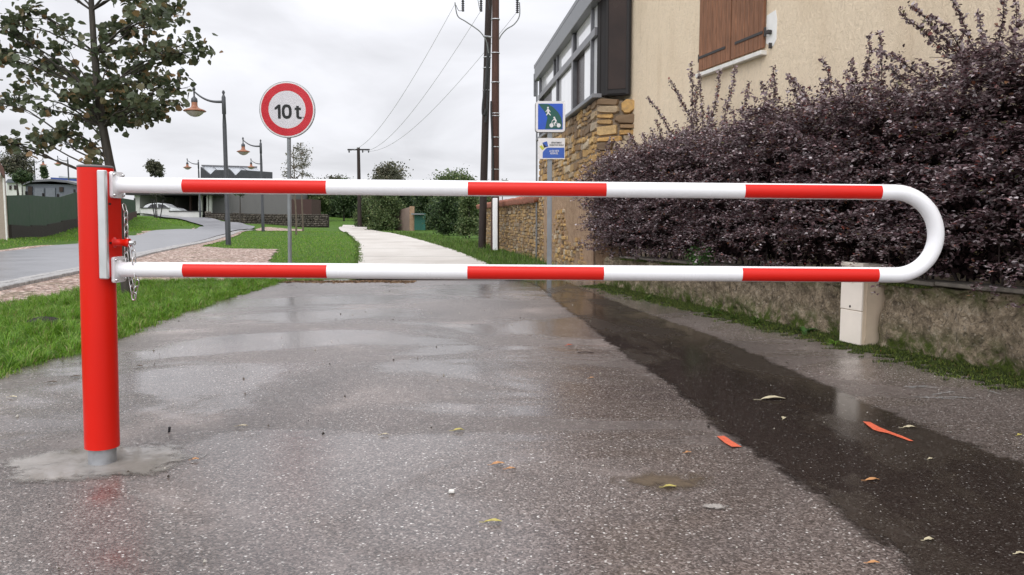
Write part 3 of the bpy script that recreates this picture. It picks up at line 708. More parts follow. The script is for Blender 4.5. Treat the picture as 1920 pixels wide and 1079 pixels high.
# near tree on the verge
tb = GF(240, 556); TY = tb.y
tp = [tb, P(228,430,TY), P(214,350,TY), P(204,300,TY), P(193,240,TY), P(184,180,TY), P(177,100,TY), P(172,20,TY), P(168,-70,TY), P(166,-180,TY), P(170,-300,TY)]
bl = [(340,85,12),(348,108,7),(370,88,5),(312,45,11),(285,22,12),(250,48,9),(300,150,12),(338,152,6),(315,185,8),(288,218,7),(240,195,13),(210,158,11),(160,182,12),(128,168,10),(95,130,9),
      (66,105,8),(32,72,8),(8,40,9),(52,18,9),(105,52,6),(28,178,5),(-20,190,8),(90,205,5),(82,252,8),(52,262,7),(14,268,5),(165,272,5),(178,298,3),(262,100,9),(272,130,9),(205,118,8),(190,212,10),
      (225,160,9),(150,215,9),(310,205,9),(120,238,7),(150,150,7),(180,75,3),(205,62,4),(110,95,4),(300,95,9),(-30,90,10),(-60,30,10),(0,110,6),(60,150,5),(-40,260,8),(330,20,9),(255,0,8),(305,-20,11),(220,-50,10),(120,-30,11),(60,-50,12),(0,-40,12),(180,-120,14),(260,-110,14),(90,-140,14),(320,-90,8),(160,-220,12),(230,-220,10),(180,-330,8),(245,225,9),(270,185,9),(215,218,8)]
bb = []
for (a, b, wt) in bl:
    r = 0.11 + 0.011*wt; off = random.uniform(-1.0, 1.0)*(0.9 if 60 < a < 320 else 0.45)
    bb.append((P(a, b, TY+off), (r*1.2, r*1.2, r*0.75), wt))
tree('lime_tree', 'young broadleaved tree with browning leaves standing on the verge behind the barrier post', 'tree', tb, 6.0, bb, 0.070, 0.094, 4300, M['leaf_lime'], M['bark'], trunk_pts=tp, twigs=5, spread=0.30, asp=0.95, limbr=0.17, drop=0.45)

# ------------------------------------------------------------------ hedge on the low wall
HL0, HL1 = -3.2, WL + 0.75
hr = thing('hedge', 'large dark purple hedge with long shoots growing on the low mossy wall', 'hedge', LW(2, 0.45, 0.5))
def htop(s):
    t = (s-HL0)/(HL1-HL0); return 2.08 - 0.12*max(0, min(1, (s-1)/5.5)) + 0.17*mnoise.noise(Vector((s*1.1, 0, 0))) + 0.08*mnoise.noise(Vector((s*3.3, 5, 0)))
cenL = []; nrL = []; dirL = []; mbt = MB()
def spray(p0, d, ln, step, ls, up_bias=1.2, whorl=2, drop=0.0, tube=False, jit=0.012):
    n = max(2, int(ln/step)); p = Vector(p0); d = Vector(d).normalized(); pts = [p.copy()]
    for i in range(n):
        d = (d + Vector(RNG.normal(size=3))*0.10 + Vector((0,0,-drop))).normalized(); p = p + d*step; pts.append(p.copy())
        for k in range(whorl):
            q = RNG.normal(size=3); dirL.append(q); nn = RNG.normal(size=3)*0.6; nn[2] += up_bias; nrL.append(nn)
            cenL.append(np.array(p) + RNG.normal(size=3)*jit)
    return pts
sizes = []
for i in range(7400):
    s = random.uniform(HL0, HL1); t = random.random(); topz = htop(s)
    hh = 0.52 + (topz-0.52)*(t**0.85); mode = random.random()
    if mode < 0.66:      # sprays lie in loose tiers with shade between them
        wv = 0.11*mnoise.noise(Vector((s*0.8, 0, 1))) + 0.05*mnoise.noise(Vector((s*3, 0, 8))); k = round((hh-wv)/0.155); hh = min(topz-0.02, max(0.5, k*0.155+wv+random.gauss(0, 0.013)))
    g_ = mnoise.noise(Vector((s*1.7, hh*2.6, 0)))
    if mnoise.noise(Vector((s*2.6, hh*5.0, 21))) < -0.22 and random.random() < 0.8: continue
    face = 0.05 - 0.17*g_ + 0.06*mnoise.noise(Vector((s*5, hh*7, 3))) - 0.10*math.sin(math.pi*min(1, (hh-0.5)/1.6))
    if hh < 0.80 and random.random() < (0.85 if s < 3 else 0.55): continue
    endd = s > HL1-0.5
    if random.random() < 0.20:
        p = LW(s, random.uniform(face+0.02, 0.62), topz-random.uniform(0.08, 0.26)); d = Vector((-wn.x*random.uniform(-.2,1), -wn.y*random.uniform(-.2,1), random.uniform(0.2,1.3))) + wd*random.uniform(-.7,.7); ln = random.uniform(0.12, 0.30); st_ = 0.017; wh_ = 2; ub = 1.2; dr_ = 0
    elif mode < 0.66:
        p = LW(s, face+random.uniform(-0.03,0.08), hh); d = -wn*random.uniform(0.3,1) + wd*random.uniform(-1.3,1.3) + Vector((0,0,random.uniform(0.0,0.35))); ln = random.uniform(0.14, 0.36); st_ = 0.013; wh_ = 2; ub = 2.0; dr_ = 0.03
    else:
        p = LW(s, face+random.uniform(0.12,0.32), hh); d = -wn*random.uniform(0.2,.8) + wd*random.uniform(-1.2,1.2) + Vector((0,0,random.uniform(-0.3,0.7))); ln = random.uniform(0.10, 0.22); st_ = 0.018; wh_ = 2; ub = 0.8; dr_ = 0
    if endd: p = LW(HL1-random.uniform(0,0.35), random.uniform(face, 0.65), hh); d = wd*random.uniform(.2,1) - wn*random.uniform(-.4,1) + Vector((0,0,random.uniform(-.1,.5)))
    spray(p, d, ln, st_, 0.02, ub, wh_, dr_)
    if random.random() < 0.12: mbt.tube([p, p + d.normalized()*ln], 0.002, 4, cap=False)
nbulk = len(cenL)
sh = [(1295,118,1300,262),(1311,135,1318,270),(1349,132,1335,262),(1380,126,1358,240),(1254,150,1292,220),(1213,183,1262,262),(1405,154,1390,245),(1450,126,1450,240),(1427,154,1445,230),(1484,145,1505,235),
      (1630,65,1622,175),(1540,110,1565,200),(1685,20,1795,130),(1705,10,1800,120),(1785,0,1835,125),(1835,25,1852,135),(1885,-20,1866,130),(1635,95,1732,150),(1480,145,1530,215),(1595,115,1612,190),(1905,5,1898,120),(1660,125,1722,170),
      (1305,160,1305,270),(1330,200,1325,275),(1650,60,1650,160),(1120,330,1140,380),(1150,260,1170,320),(1745,30,1810,120),(1565,150,1590,205),(1230,225,1245,285),(1180,250,1200,300)]
for (tx, ty, bx, by) in sh:
    a, _ = ray(bx, by); # depth of the hedge's middle line on that sight line
    q = LW(0, 0.3, 0); Yq = (q.x - wd.x/wd.y*q.y) / (a - wd.x/wd.y)
    p0 = P(bx, by, Yq); p1 = P(tx, ty, Yq - random.uniform(0, 0.15))
    p0 = p0 - (p1-p0)*0.25; cv = curve(p0, p1, 0.05, 10, 0.05); sh_n = 8
    mbt.tube(cv, [0.004*(1-0.7*i/10)+0.001 for i in range(11)], 5, cap=False)
    L_ = (p1-p0).length; n = int(L_/0.021)
    for k in range(n):
        t = (k+0.5)/n*10; i0 = min(9, int(t)); p = cv[i0].lerp(cv[i0+1], t-i0)
        for _ in range(9 if t < 6 else 6):
            q2 = RNG.normal(size=3); q2[2] += 0.5; dirL.append(q2); nn = RNG.normal(size=3)*0.8; nn[2] += 0.6; nrL.append(nn); cenL.append(np.array(p)+RNG.normal(size=3)*(0.018 if t < 5 else 0.009))
for _ in range(230):
    s = random.uniform(HL0, HL1-0.05); z0 = htop(s)-0.08; p = LW(s, random.uniform(0.05, 0.6), z0)
    d = Vector((random.uniform(-.4,.4), random.uniform(-.4,.4), 1)); spray(p, d, random.choice((0.15,0.2,0.28,0.4)), 0.02, 0.02, 0.6, 4, 0.02, jit=0.013)
for _ in range(70):
    z0 = random.uniform(0.6, 1.75); p = LW(HL1-0.1, random.uniform(-0.05, 0.3), z0); spray(p, wd*0.6 - wn*random.uniform(0.2,1)+Vector((0,0,random.uniform(-.1,.6))), random.uniform(0.15,0.45), 0.02, 0.02, 1.0, 3)
cenL = np.array(cenL); nrL = np.array(nrL); dirL = np.array(dirL)
V, Q = leaves(cenL, nrL, RNG.uniform(0.017, 0.042, len(cenL)), 0.66, 0.3, dirL)
np_part('foliage', V, Q, M['leaf_purple'], hr)
# woody stems and twiggy inside
for i in range(150):
    s = random.uniform(HL0, HL1-0.1); p = LW(s, random.uniform(0.18, 0.5), 0.42)
    e = LW(s+random.uniform(-.35,.35), random.uniform(0.12,0.55), random.uniform(0.95,1.7)); mbt.tube(curve(p, e, 0, 6, 0.12), [0.012-0.0014*k for k in range(7)], 5, cap=False)
part(mbt, 'stems', M['twig'], hr)
mc = MB(); nS, nZ = 90, 14
M['core'] = leafmat('shaded_hedge_leaf', [(0,(0.012,0.006,0.007)), (0.6,(0.025,0.012,0.013)), (1,(0.045,0.025,0.025))], 0.7, 0.05, 0.2)  # near-black leaf colour paints in the shade inside the hedge
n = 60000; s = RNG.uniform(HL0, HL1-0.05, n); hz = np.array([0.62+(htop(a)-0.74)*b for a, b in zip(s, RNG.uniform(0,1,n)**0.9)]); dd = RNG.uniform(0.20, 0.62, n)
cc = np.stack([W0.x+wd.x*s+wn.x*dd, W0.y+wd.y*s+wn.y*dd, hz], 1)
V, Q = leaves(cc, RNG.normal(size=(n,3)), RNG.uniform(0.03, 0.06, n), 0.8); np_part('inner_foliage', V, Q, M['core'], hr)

# low retaining wall
rw = thing('low_garden_wall', 'low mossy rubble wall running along the right edge of the lane', 'wall', LW(2, 0.1, 0))
ns, nh = 560, 44; prof = []
for j in range(nh+1):
    t = j/nh
    prof.append((0.0, t/0.62) if t < 0.62 else ((t-0.62)/0.38, 1.0))
V = []; SL = WL + 3.6
for i in range(ns+1):
    s = -3.2 + SL*i/ns; ht = 0.56 - 0.10*max(0, s)/WL
    for (q, v) in prof:
        d = 0.085 + 0.245*q; z = v*ht
        p = LW(s, d, z); nn = mnoise.fractal(Vector((s*4, z*4, d*4)), 0.9, 2.1, 5) ; n2 = mnoise.noise(Vector((s*1.3, z*1.5, 9)))
        if q > 0: p.z += 0.016*nn
        else:
            ed = 1 - max(0, (v-0.93)/0.07)*0.2
            sB = (GF(1621,653)-W0).dot(wd); p += wn*(0.09*max(0, 1-(abs(s-sB-0.12)/0.17)**4))
            p -= wn*(0.045*nn + 0.022*n2 + 0.012*mnoise.noise(Vector((s*22, z*22, 2))))*ed + wn*(0.0); p += wn*0.012
        if v >= 0.9 and q < 0.1: p.z -= 0.02*abs(nn) + 0.01
        V.append(tuple(p))
V = np.array(V); m_ = nh+1; ii, jj = np.meshgrid(np.arange(ns), np.arange(nh)); b0 = (ii*m_+jj).ravel()
np_part('rubble', V, np.stack([b0, b0+m_, b0+m_+1, b0+1], 1), M['lowwall'], rw, smooth=True)
# soil bed behind it
mb = MB(); mb.prism([LW(-3.2,0.29,0.46), LW(WL+0.35,0.29,0.38), LW(WL+0.35,0.75,0.38), LW(-3.2,0.75,0.46)], (0,0,-0.44)); kind(mb.build('planting_bed_soil', M['soil']), 'structure')
# moss cushions on top
n = 30000; s = RNG.uniform(-2.6, WL, n); dd = RNG.uniform(0.0, 0.12, n); ht = 0.56-0.10*np.maximum(0,s)/WL; X = W0.x+wd.x*s+wn.x*dd; Y = W0.y+wd.y*s+wn.y*dd
cc = clump(X, Y, 2.3); k = cc > 0.05
np_ = blades('moss_cushion', X[k], Y[k], RNG.uniform(0.01,0.03,k.sum()), RNG.uniform(0.004,0.009,k.sum()), M['mossblade'], 0.8, z=ht[k]-0.01)
kind(np_, 'stuff')
# stones and coping of the wall's flat slab stretch
mb = MB()
for (s0, s1) in ((-1.2, 0.9), (3.6, 6.3)):
    s = s0
    while s < s1:
        l = random.uniform(0.35, 0.6); h0 = 0.56-0.10*max(0, s)/WL
        mb.box(LW(s+l/2, 0.19, h0+0.018), (l-0.012, 0.25, 0.03), (wd, wn, Vector((0,0,1))), 0.006); s += l
part(mb, 'coping', simple('grey_coping', (0.16,0.14,0.115), 0.8, var=0.4, scale=12, bump=0.6), rw)

# weeds at the wall foot
def weed(name, label, p, n, L_, mat, wdt=0.03, cat='weed', up=0.7, group=None):
    p = Vector(p); root = thing(name, label, cat, p, group); mb = MB()
    for i in range(n):
        a = random.uniform(0, 2*math.pi); l = L_*random.uniform(0.6, 1.1); el = random.uniform(0.25, up+0.5)
        pts = []; d = Vector((math.cos(a), math.sin(a), 0)); sdv = Vector((-d.y, d.x, 0))
        for k in range(6):
            t = k/5; c = p + d*(l*t*math.cos(el)) + Vector((0,0,l*math.sin(el)*t - l*0.55*t*t + 0.01)); ww = wdt*math.sin(math.pi*min(0.97, 0.12+0.85*t))*random.uniform(.8,1.1)
            pts += [c - sdv*ww/2 + Vector((0,0,ww*0.2)), c, c + sdv*ww/2 + Vector((0,0,ww*0.2))]
        fs = []
        for k in range(5): fs += [(3*k,3*k+1,3*k+4,3*k+3), (3*k+1,3*k+2,3*k+5,3*k+4)]
        mb.add(pts, fs, True)
    part(mb, 'leaves', mat, root); return root
weed('dandelion', 'broad-leaved green weed rosette at the wall foot nearest the beige box', GF(1508,628), 16, 0.17, M['leaf_bright'], 0.045)
weed('grass_tuft', 'long-bladed grass tuft at the wall foot, under the barrier beam', GF(1335,592), 60, 0.24, M['blade2'], 0.009, 'grass tuft', 0.9)
weed('grass_tuft', 'drooping grass tuft between the rosette weed and the tall tuft', GF(1418,610), 50, 0.22, M['blade2'], 0.009, 'grass tuft', 0.8)
weed('grass_tuft', 'small grass tuft left of the drooping one, hard against the wall', GF(1378,600), 40, 0.14, M['blade2'], 0.008, 'grass tuft', 0.8)
weed('grass_tuft', 'grass tuft where the asphalt meets the far end of the low wall', GF(1215,564), 60, 0.16, M['blade2'], 0.009, 'grass tuft', 0.8)
weed('grass_tuft', 'flattened bright tuft at the left foot of the beige box', GF(1566,648), 45, 0.12, M['blade'], 0.006, 'grass tuft', 0.5)
gb = LW(4.15, 0.06, 0.52); root = thing('ivy_clump', 'small fresh green clump in the foot of the purple hedge', 'plant', gb)
cc = np.array(gb) + RNG.normal(size=(500,3))*np.array([0.07,0.16,0.06]) + np.array([-0.06,0,0.08]); V, Q = leaves(cc, RNG.normal(size=(500,3))+np.array([0,0,1]), RNG.uniform(0.02,0.035,500), 0.7); np_part('leaves', V, Q, M['leaf_bright'], root)

# ------------------------------------------------------------------ molehill
mh = GF(82, 606); mb = MB(); mb.lathe((mh.x, mh.y, 0), [(0.20,-0.01),(0.16,0.02),(0.10,0.045),(0.04,0.058),(0.005,0.06)], 24)
mb.v = [(v[0], v[1], v[2]+0.015*mnoise.noise(Vector(v)*25)) for v in mb.v]
tag(mb.build('molehill', M['soil'], loc=(mh.x, mh.y, 0)), 'low dark mound of soil in the grass left of the red post', 'molehill')

# ------------------------------------------------------------------ the barrier
PB = GF(192.5, 869); PY = PB.y
pt = P(178.8, 312, PY); axv = (pt - PB); Lp = axv.length; ez = axv.normalized()
BA, BB = P(222, 347.5, PY), P(1677, 361, PY - 0.02)      # top tube axis
CA, CB = P(222, 505.5, PY), P(1677, 516, PY - 0.02)
bar = thing('swing_barrier', 'red and white swing barrier with red post and looped double beam across the lane', 'barrier', PB)
R = 0.0685
def frame_from(z):
    x = Vector((1,0,0)) - z*z.x; x.normalize(); return (x, z.cross(x), z)
fr = frame_from(ez)
def PL(x, y, z): return PB + fr[0]*x + fr[1]*y + fr[2]*z
mb = MB(); mb.lathe(PB, [(R,0.075),(R,Lp-0.008)], 64, fr); part(mb, 'post', M['red'], bar)
mb = MB(); mb.lathe(PB, [(R-0.003,Lp-0.008),(R+0.001,Lp-0.006),(R+0.001,Lp-0.001),(R-0.006,Lp+0.003)], 64, fr); part(mb, 'post_cap', M['capgrey'], bar)
mb = MB(); mb.lathe(PB, [(0.0555,-0.03),(0.0555,0.076)], 48, fr); part(mb, 'base_tube', M['galv'], bar)
hT = (P(190, 319, PY-0.09) - PB).dot(ez); hB = (P(190, 524, PY-0.09) - PB).dot(ez); hm = (hT+hB)/2; hl = hT-hB
mb = MB(); mb.box(PL(0.062, -0.006, hm), (0.036, 0.112, hl-0.012), fr, 0.003); part(mb, 'hinge_bracket', M['red'], bar)
mb = MB(); mb.box(PL(0.065, -0.073, hm), (0.035, 0.022, hl), fr, 0.004); part(mb, 'bracket_cover', M['alu'], bar)
def plate(cx_, z, name):
    mb = MB(); r = 0.012; a, b = 0.047, 0.054; poly = []
    for (sx, sz, a0) in ((1,1,0),(-1,1,90),(-1,-1,180),(1,-1,270)):
        for k in range(5):
            an = math.radians(a0+22.5*k); poly.append(PL(cx_, sx*(a-r)+r*math.cos(an), z+sz*(b-r)+r*math.sin(an)))
    mb.prism(poly, fr[0]*0.012); o = part(mb, name, M['white'], bar)
    for sy in (-1,1):
        for sz in (-1,1):
            q = MB(); q.lathe(PL(cx_+0.012, sy*0.036, z+sz*0.042), [(0.0065,0),(0.0065,0.005),(0.0045,0.008),(0.001,0.010)], 12, (fr[1], fr[2], fr[0])); part(q, 'bolt', M['steel'], o)
zt = (BA-PB).dot(ez); zb = (CA-PB).dot(ez)
plate(0.081, zt, 'flange'); plate(0.081, zb, 'flange')
mb = MB(); TR = 0.0322
ta, ca = PL(0.092, 0, zt), PL(0.092, 0, zb)
mid = (BB+CB)/2; ex_ = (BB-BA).normalized(); cz = (BB-CB).normalized(); rb = (BB-CB).length/2
arc = [mid + cz*(rb*math.cos(a)) + ex_*(rb*math.sin(a)) for a in np.linspace(0, math.pi, 33)]
pts = [ta] + [ta.lerp(BB, k/12) for k in range(1,12)] + arc + [CB.lerp(ca, k/12) for k in range(1,12)] + [ca]
mb.tube(pts, TR, 40, cap=False); part(mb, 'beam', M['white'], bar)
mb = MB()
for q, z in ((ta, zt), (ca, zb)): mb = MB(); mb.lathe(q, [(TR+0.009,0),(TR+0.004,0.003),(TR+0.0005,0.007)], 32, (fr[1], fr[2], fr[0])); part(mb, 'weld_collar', M['white'], bar)
def band(a, b, x0, x1):
    t = (b-a).normalized(); n1_ = Vector((0,-1,0)); n1_ = (n1_ - t*n1_.dot(t)).normalized(); n2_ = t.cross(n1_); rr = TR+0.0008
    def onx(px):
        # point on axis whose picture column is px
        lo_, hi_ = 0.0, 1.2
        for _ in range(40):
            m = (lo_+hi_)/2; p = a.lerp(b, m); rel = p - Vector((0,0,EYE)); yy = rel.y*cp - rel.z*sp; u = CX + F_PX*rel.x/yy
            if u < px: lo_ = m
            else: hi_ = m
        return a.lerp(b, m)
    A, B = onx(x0), onx(x1); vs = []; nk = 16
    # the film sits on the camera-facing side, turned slightly up
    for (p, e) in ((A, 1), (B, -1)):
        for k in range(nk+1):
            an = math.radians(-60 + 112*k/nk)
            edge = 0.0
            vs.append(p + n1_*(rr*math.cos(an)) + n2_*(-rr*math.sin(an)) + t*edge)
    m = MB(); m.add(vs, [(k, k+1, nk+2+k, nk+1+k) for k in range(nk)], True); return part(m, 'red_band', M['redfilm'], bar)
for (x0, x1) in ((346,614),(878,1136),(1394,1649)): band(ta, BB, x0, x1)
for (x0, x1) in ((347,615),(877,1131),(1389,1643)): band(ca, CB, x0, x1)
# locking stub and pin
zp = (P(225, 455, PY)-PB).dot(ez)
mb = MB(); mb.lathe(PL(0.08, -0.02, zp), [(0.022,0),(0.022,0.004),(0.015,0.006),(0.014,0.05),(0.018,0.052),(0.018,0.066)], 20, (fr[1], fr[2], fr[0])); st = part(mb, 'lock_stub', M['red'], bar)
mb = MB(); mb.lathe(PL(0.145, -0.02, zp), [(0.010,0),(0.010,0.022),(0.006,0.022),(0.005,0.012)], 16, (fr[1], fr[2], fr[0])); part(mb, 'pin', M['steel'], st)
mb = MB()
for z in ((P(205,383,PY)-PB).dot(ez), (P(205,455,PY)-PB).dot(ez)): mb = MB(); mb.box(PL(0.0805, -0.048, z), (0.004, 0.016, 0.008), fr); part(mb, 'slot', M['black'], bar)
def link(mb, c, d, side, l=0.036, w_=0.009, r=0.0024):
    d = d.normalized(); side = (side - d*side.dot(d)).normalized(); pts = []
    for k in range(8): a = math.pi*k/7; pts.append(c + d*(l/2-w_) + side*(w_*math.cos(a)) + d*(w_*math.sin(a)))
    for k in range(8): a = math.pi*k/7; pts.append(c - d*(l/2-w_) - side*(w_*math.cos(a)) - d*(w_*math.sin(a)))
    mb.tube(pts, r, 6, closed=True)
mb = MB()
def chain(pts):
    cum = [0]
    for a, b in zip(pts[:-1], pts[1:]): cum.append(cum[-1]+(b-a).length)
    n = max(2, int(cum[-1]/0.0285))
    for k in range(n):
        q = cum[-1]*(k+0.5)/n
        for i in range(len(pts)-1):
            if cum[i] <= q <= cum[i+1]: 
                t = (q-cum[i])/(cum[i+1]-cum[i]+1e-9); p = pts[i].lerp(pts[i+1], t); d = pts[i+1]-pts[i]; break
        link(mb, p, d, Vector((1,-0.3,0)) if k % 2 else Vector((0.25,1,0)))
cy_ = PY - 0.0
chain([P(232,384,cy_), P(236,400,cy_), P(237,440,cy_), P(237,480,cy_), P(246,530,cy_), P(251,562,cy_)])
chain([P(243,458,cy_-.02), P(250,470,cy_-.02), P(252,500,cy_-.02), P(257,530,cy_-.02), P(251,562,cy_)])
part(mb, 'chain', M['steel'], bar)

# ------------------------------------------------------------------ round 10 t sign
def text_mb(s, size, origin, ux, uz, offset=0.0, ext=0.0005, align='CENTER', sx=1.0, fit=None):
    cu = bpy.data.curves.new('t', 'FONT'); cu.body = s; cu.size = size; cu.align_x = align; cu.align_y = 'CENTER'; cu.offset = offset; cu.extrude = ext; cu.resolution_u = 4
    o = bpy.data.objects.new('t', cu); me = bpy.data.meshes.new_from_object(o); mb = MB(); uy = uz.cross(ux)
    if fit: sx = fit/(max(v.co.x for v in me.vertices)-min(v.co.x for v in me.vertices))
    vs = [Vector(origin) + ux*(v.co.x*sx) + uz*v.co.y - uy*(-1)*(-v.co.z) for v in me.vertices]
    mb.add(vs, [list(p.vertices) for p in me.polygons]); bpy.data.objects.remove(o); bpy.data.curves.remove(cu); bpy.data.meshes.remove(me); return mb
SY = 13.5; SCEN = P(538.5, 206, SY)
sg = D(542.5, SY, 520); s10 = thing('weight_limit_sign', 'round red-rimmed 10t weight limit sign on a grey pole in the grass', 'road sign', (sg.x, SY, 0.0))
mb = MB(); mb.tube([Vector((sg.x, SY+0.04, -0.05)), Vector((SCEN.x+0.02, SY+0.04, SCEN.z+0.3))], 0.034, 16); part(mb, 'pole', M['poste'], s10)
FX = (Vector((1,0,0)), Vector((0,0,1)), Vector((0,-1,0)))
RS = 51.0/F_PX*SY*1.01
mb = MB(); mb.lathe(SCEN, [(RS-0.004,-0.03),(RS,-0.028),(RS,0.004),(RS-0.006,0.008),(RS-0.012,0.006)], 64, FX); disc = part(mb, 'sign_disc', M['galv'], s10)
mb = MB(); mb.lathe(SCEN, [(RS-0.012,0.004),(RS-0.014,0.0085)], 64, FX); part(mb, 'white_border', M['rim'], disc)
def ringm(c, r0, r1, off, mat, name, root):
    m = MB(); n = 72; vs = [Vector(c)+Vector((r*math.cos(2*math.pi*k/n), -off, r*math.sin(2*math.pi*k/n))) for r in (r0, r1) for k in range(n)]
    if r0 <= 0: m.add(vs[n:], [list(range(n))])
    else: m.add(vs, [(k, (k+1)%n, n+(k+1)%n, n+k) for k in range(n)])
    return part(m, name, mat, root)
ringm(SCEN, RS*0.665, RS*0.93, 0.0105, M['signred'], 'red_ring', disc); ringm(SCEN, 0, RS*0.645, 0.0100, M['signwhite'], 'white_face', disc)
def glyph(pts, name, holes=None):
    m = MB(); 
    if holes is None: m.prism([SCEN + Vector((x, -0.0135, z)) for x, z in pts], (0,0.0015,0))
    else:
        n = len(pts); m.add([SCEN + Vector((x, -0.0135, z)) for x, z in pts+holes], [(k, (k+1)%n, n+(k+1)%n, n+k) for k in range(n)])
    return part(m, name, M['black'], disc)
u9 = RS/0.478*1.12
glyph([(x*u9, z*u9) for x, z in [(-0.19,0.026),(-0.135,0.075),(-0.098,0.075),(-0.098,-0.135),(-0.140,-0.135),(-0.140,0.020),(-0.163,0.002),(-0.192,0.002)]][::-1], 'numeral')
oc = (-0.005, -0.030)
def oval(a, b, p=2.5): return [((oc[0]+a*math.copysign(abs(math.cos(t))**(2/p), math.cos(t)))*u9, (oc[1]+b*math.copysign(abs(math.sin(t))**(2/p), math.sin(t)))*u9) for t in np.linspace(0, 2*math.pi, 48, endpoint=False)]
glyph(oval(0.076, 0.108), 'numeral', oval(0.034, 0.066))
glyph([(x*u9, z*u9) for x, z in [(0.140,0.055),(0.182,0.055),(0.182,0.028),(0.212,0.028),(0.212,-0.006),(0.182,-0.006),(0.182,-0.095),(0.190,-0.108),(0.220,-0.108),(0.220,-0.142),(0.175,-0.142),(0.152,-0.132),(0.140,-0.105),(0.140,-0.006),(0.116,-0.006),(0.116,0.028),(0.140,0.028)]], 'letter')
mb = MB(); mb.prism([SCEN + Vector((x, -0.0125, z)) for x, z in [(0.242,-0.128),(0.29,-0.128),(0.29,-0.155),(0.283,-0.155),(0.283,-0.136),(0.242,-0.136)]], (0,0.001,0)); part(mb, 'small_mark', M['capgrey'], disc)

# ------------------------------------------------------------------ green way sign
QY = 13.6; q0 = P(1032, 219, QY); gs = thing('greenway_sign', 'blue and green walker and cyclist sign above a small white and blue panel', 'road sign', (P(1030,500,QY).x, QY, 0))
X0 = P(1030, 400, QY).x
mb = MB(); mb.box((X0+0.005, QY+0.05, q0.z/2+0.05), (0.085, 0.045, q0.z+0.3), None, 0.006); part(mb, 'pole', M['poste'], gs)
def rsq(c, w_, h_, r, off, thick, mat, name, root):
    m = MB(); poly = []
    for (sx, sz, a0) in ((1,1,0),(-1,1,90),(-1,-1,180),(1,-1,270)):
        for k in range(6):
            an = math.radians(a0+18*k); poly.append(Vector((c.x+sx*(w_/2-r)+r*math.cos(an), c.y-off, c.z+sz*(h_/2-r)+r*math.sin(an))))
    m.prism(poly, (0, thick, 0)); return part(m, name, mat, root)
PS = 54.5/F_PX*QY
pan = rsq(q0, PS, PS*1.03, 0.05, 0.0, 0.022, M['rim'], 'square_panel', gs)
rsq(q0+Vector((-0.012,0.024,-0.01)), PS*1.0, PS*1.03, 0.05, 0.0, 0.02, M['frame2'], 'panel_back', pan)
iw = PS*0.84; rsq(q0, iw, iw*1.03, 0.012, 0.0015, 0.001, M['signblue'], 'blue_face', pan)
def upoly(pts, off, mat, name, root, c=q0, sc=iw/2):
    m = MB(); m.prism([Vector((c.x+x*sc, c.y-off, c.z+z*sc)) for x, z in pts], (0, 0.0008, 0)); return part(m, name, mat, root)
upoly([(-0.95,1.0),(-0.2,1.0),(0.25,0.72),(0.62,0.35),(0.88,-0.1),(0.95,-0.55),(0.93,-0.98),(-0.42,-0.98),(-0.32,-0.45),(-0.25,-0.1),(-0.35,0.2),(-0.55,0.5),(-0.8,0.78)], 0.003, M['signgreen'], 'green_path', pan)
def limb(a, b, w0, w1):
    a = Vector((a[0], 0, a[1])); b = Vector((b[0], 0, b[1])); d = (b-a).normalized(); n = Vector((-d.z, 0, d.x)); 
    return [(q.x, q.z) for q in (a+n*w0/2, b+n*w1/2, b-n*w1/2, a-n*w0/2)]
def picto(segs, discs, root, c, sc, name):
    m = MB()
    for i, s_ in enumerate(segs):
        off = 0.005+0.0002*i; m.prism([Vector((c.x+x*sc, c.y-off, c.z+z*sc)) for x, z in limb(*s_)], (0,0.001,0))
    for i, (x, z, r) in enumerate(discs):
        m.prism([Vector((c.x+(x+r*math.cos(2*math.pi*k/20))*sc, c.y-0.0045-0.0001*i, c.z+(z+r*math.sin(2*math.pi*k/20))*sc)) for k in range(20)], (0,0.001,0))
    return part(m, name, M['rim'], root)
picto([((-0.20,0.60),(-0.18,0.28),0.15,0.14),((-0.19,0.30),(-0.33,0.10),0.10,0.07),((-0.17,0.30),(0.02,0.10),0.10,0.07),((-0.24,0.56),(-0.38,0.36),0.06,0.05),((-0.15,0.56),(0.0,0.36),0.06,0.05)], [(-0.20,0.70,0.075)], pan, q0, iw/2, 'walker_pictogram')
picto([((0.33,-0.16),(0.48,-0.40),0.15,0.12),((0.30,-0.20),(0.13,-0.38),0.06,0.05),((0.46,-0.42),(0.30,-0.52),0.10,0.07),((0.32,-0.52),(0.38,-0.76),0.08,0.06),((0.12,-0.40),(0.08,-0.68),0.04,0.04),((0.14,-0.52),(0.62,-0.52),0.04,0.04)], [(0.31,-0.08,0.075),(0.09,-0.70,0.165),(0.67,-0.70,0.165)], pan, q0, iw/2, 'cyclist_pictogram')
q1 = P(1034, 279, QY); w2, h2 = 49.5/F_PX*QY, 38.5/F_PX*QY
pn = rsq(q1, w2, h2, 0.006, 0.0, 0.008, M['rim'], 'lower_panel', gs)
def up2(pts, off, mat, name): # coordinates in 0..1 of the panel
    m = MB(); m.prism([Vector((q1.x+(x-0.5)*w2, q1.y-off, q1.z+(0.5-z)*h2)) for x, z in pts], (0, 0.0008, 0)); return part(m, name, mat, pn)
up2([(0.17,0.95),(0.17,0.70),(0.20,0.62),(0.30,0.49),(0.36,0.455),(0.98,0.455),(0.98,0.95)], 0.002, M['logoblue'], 'blue_field')
up2([(0.05,0.40),(0.13,0.33),(0.24,0.50),(0.15,0.57)], 0.002, M['logoyellow'], 'yellow_square'); up2([(0.16,0.22),(0.33,0.15),(0.38,0.40),(0.22,0.46)], 0.0035, M['logoblue'], 'blue_square'); up2([(0.16,0.22),(0.30,0.40),(0.36,0.41),(0.22,0.46)], 0.005, M['black'], 'dark_corner')
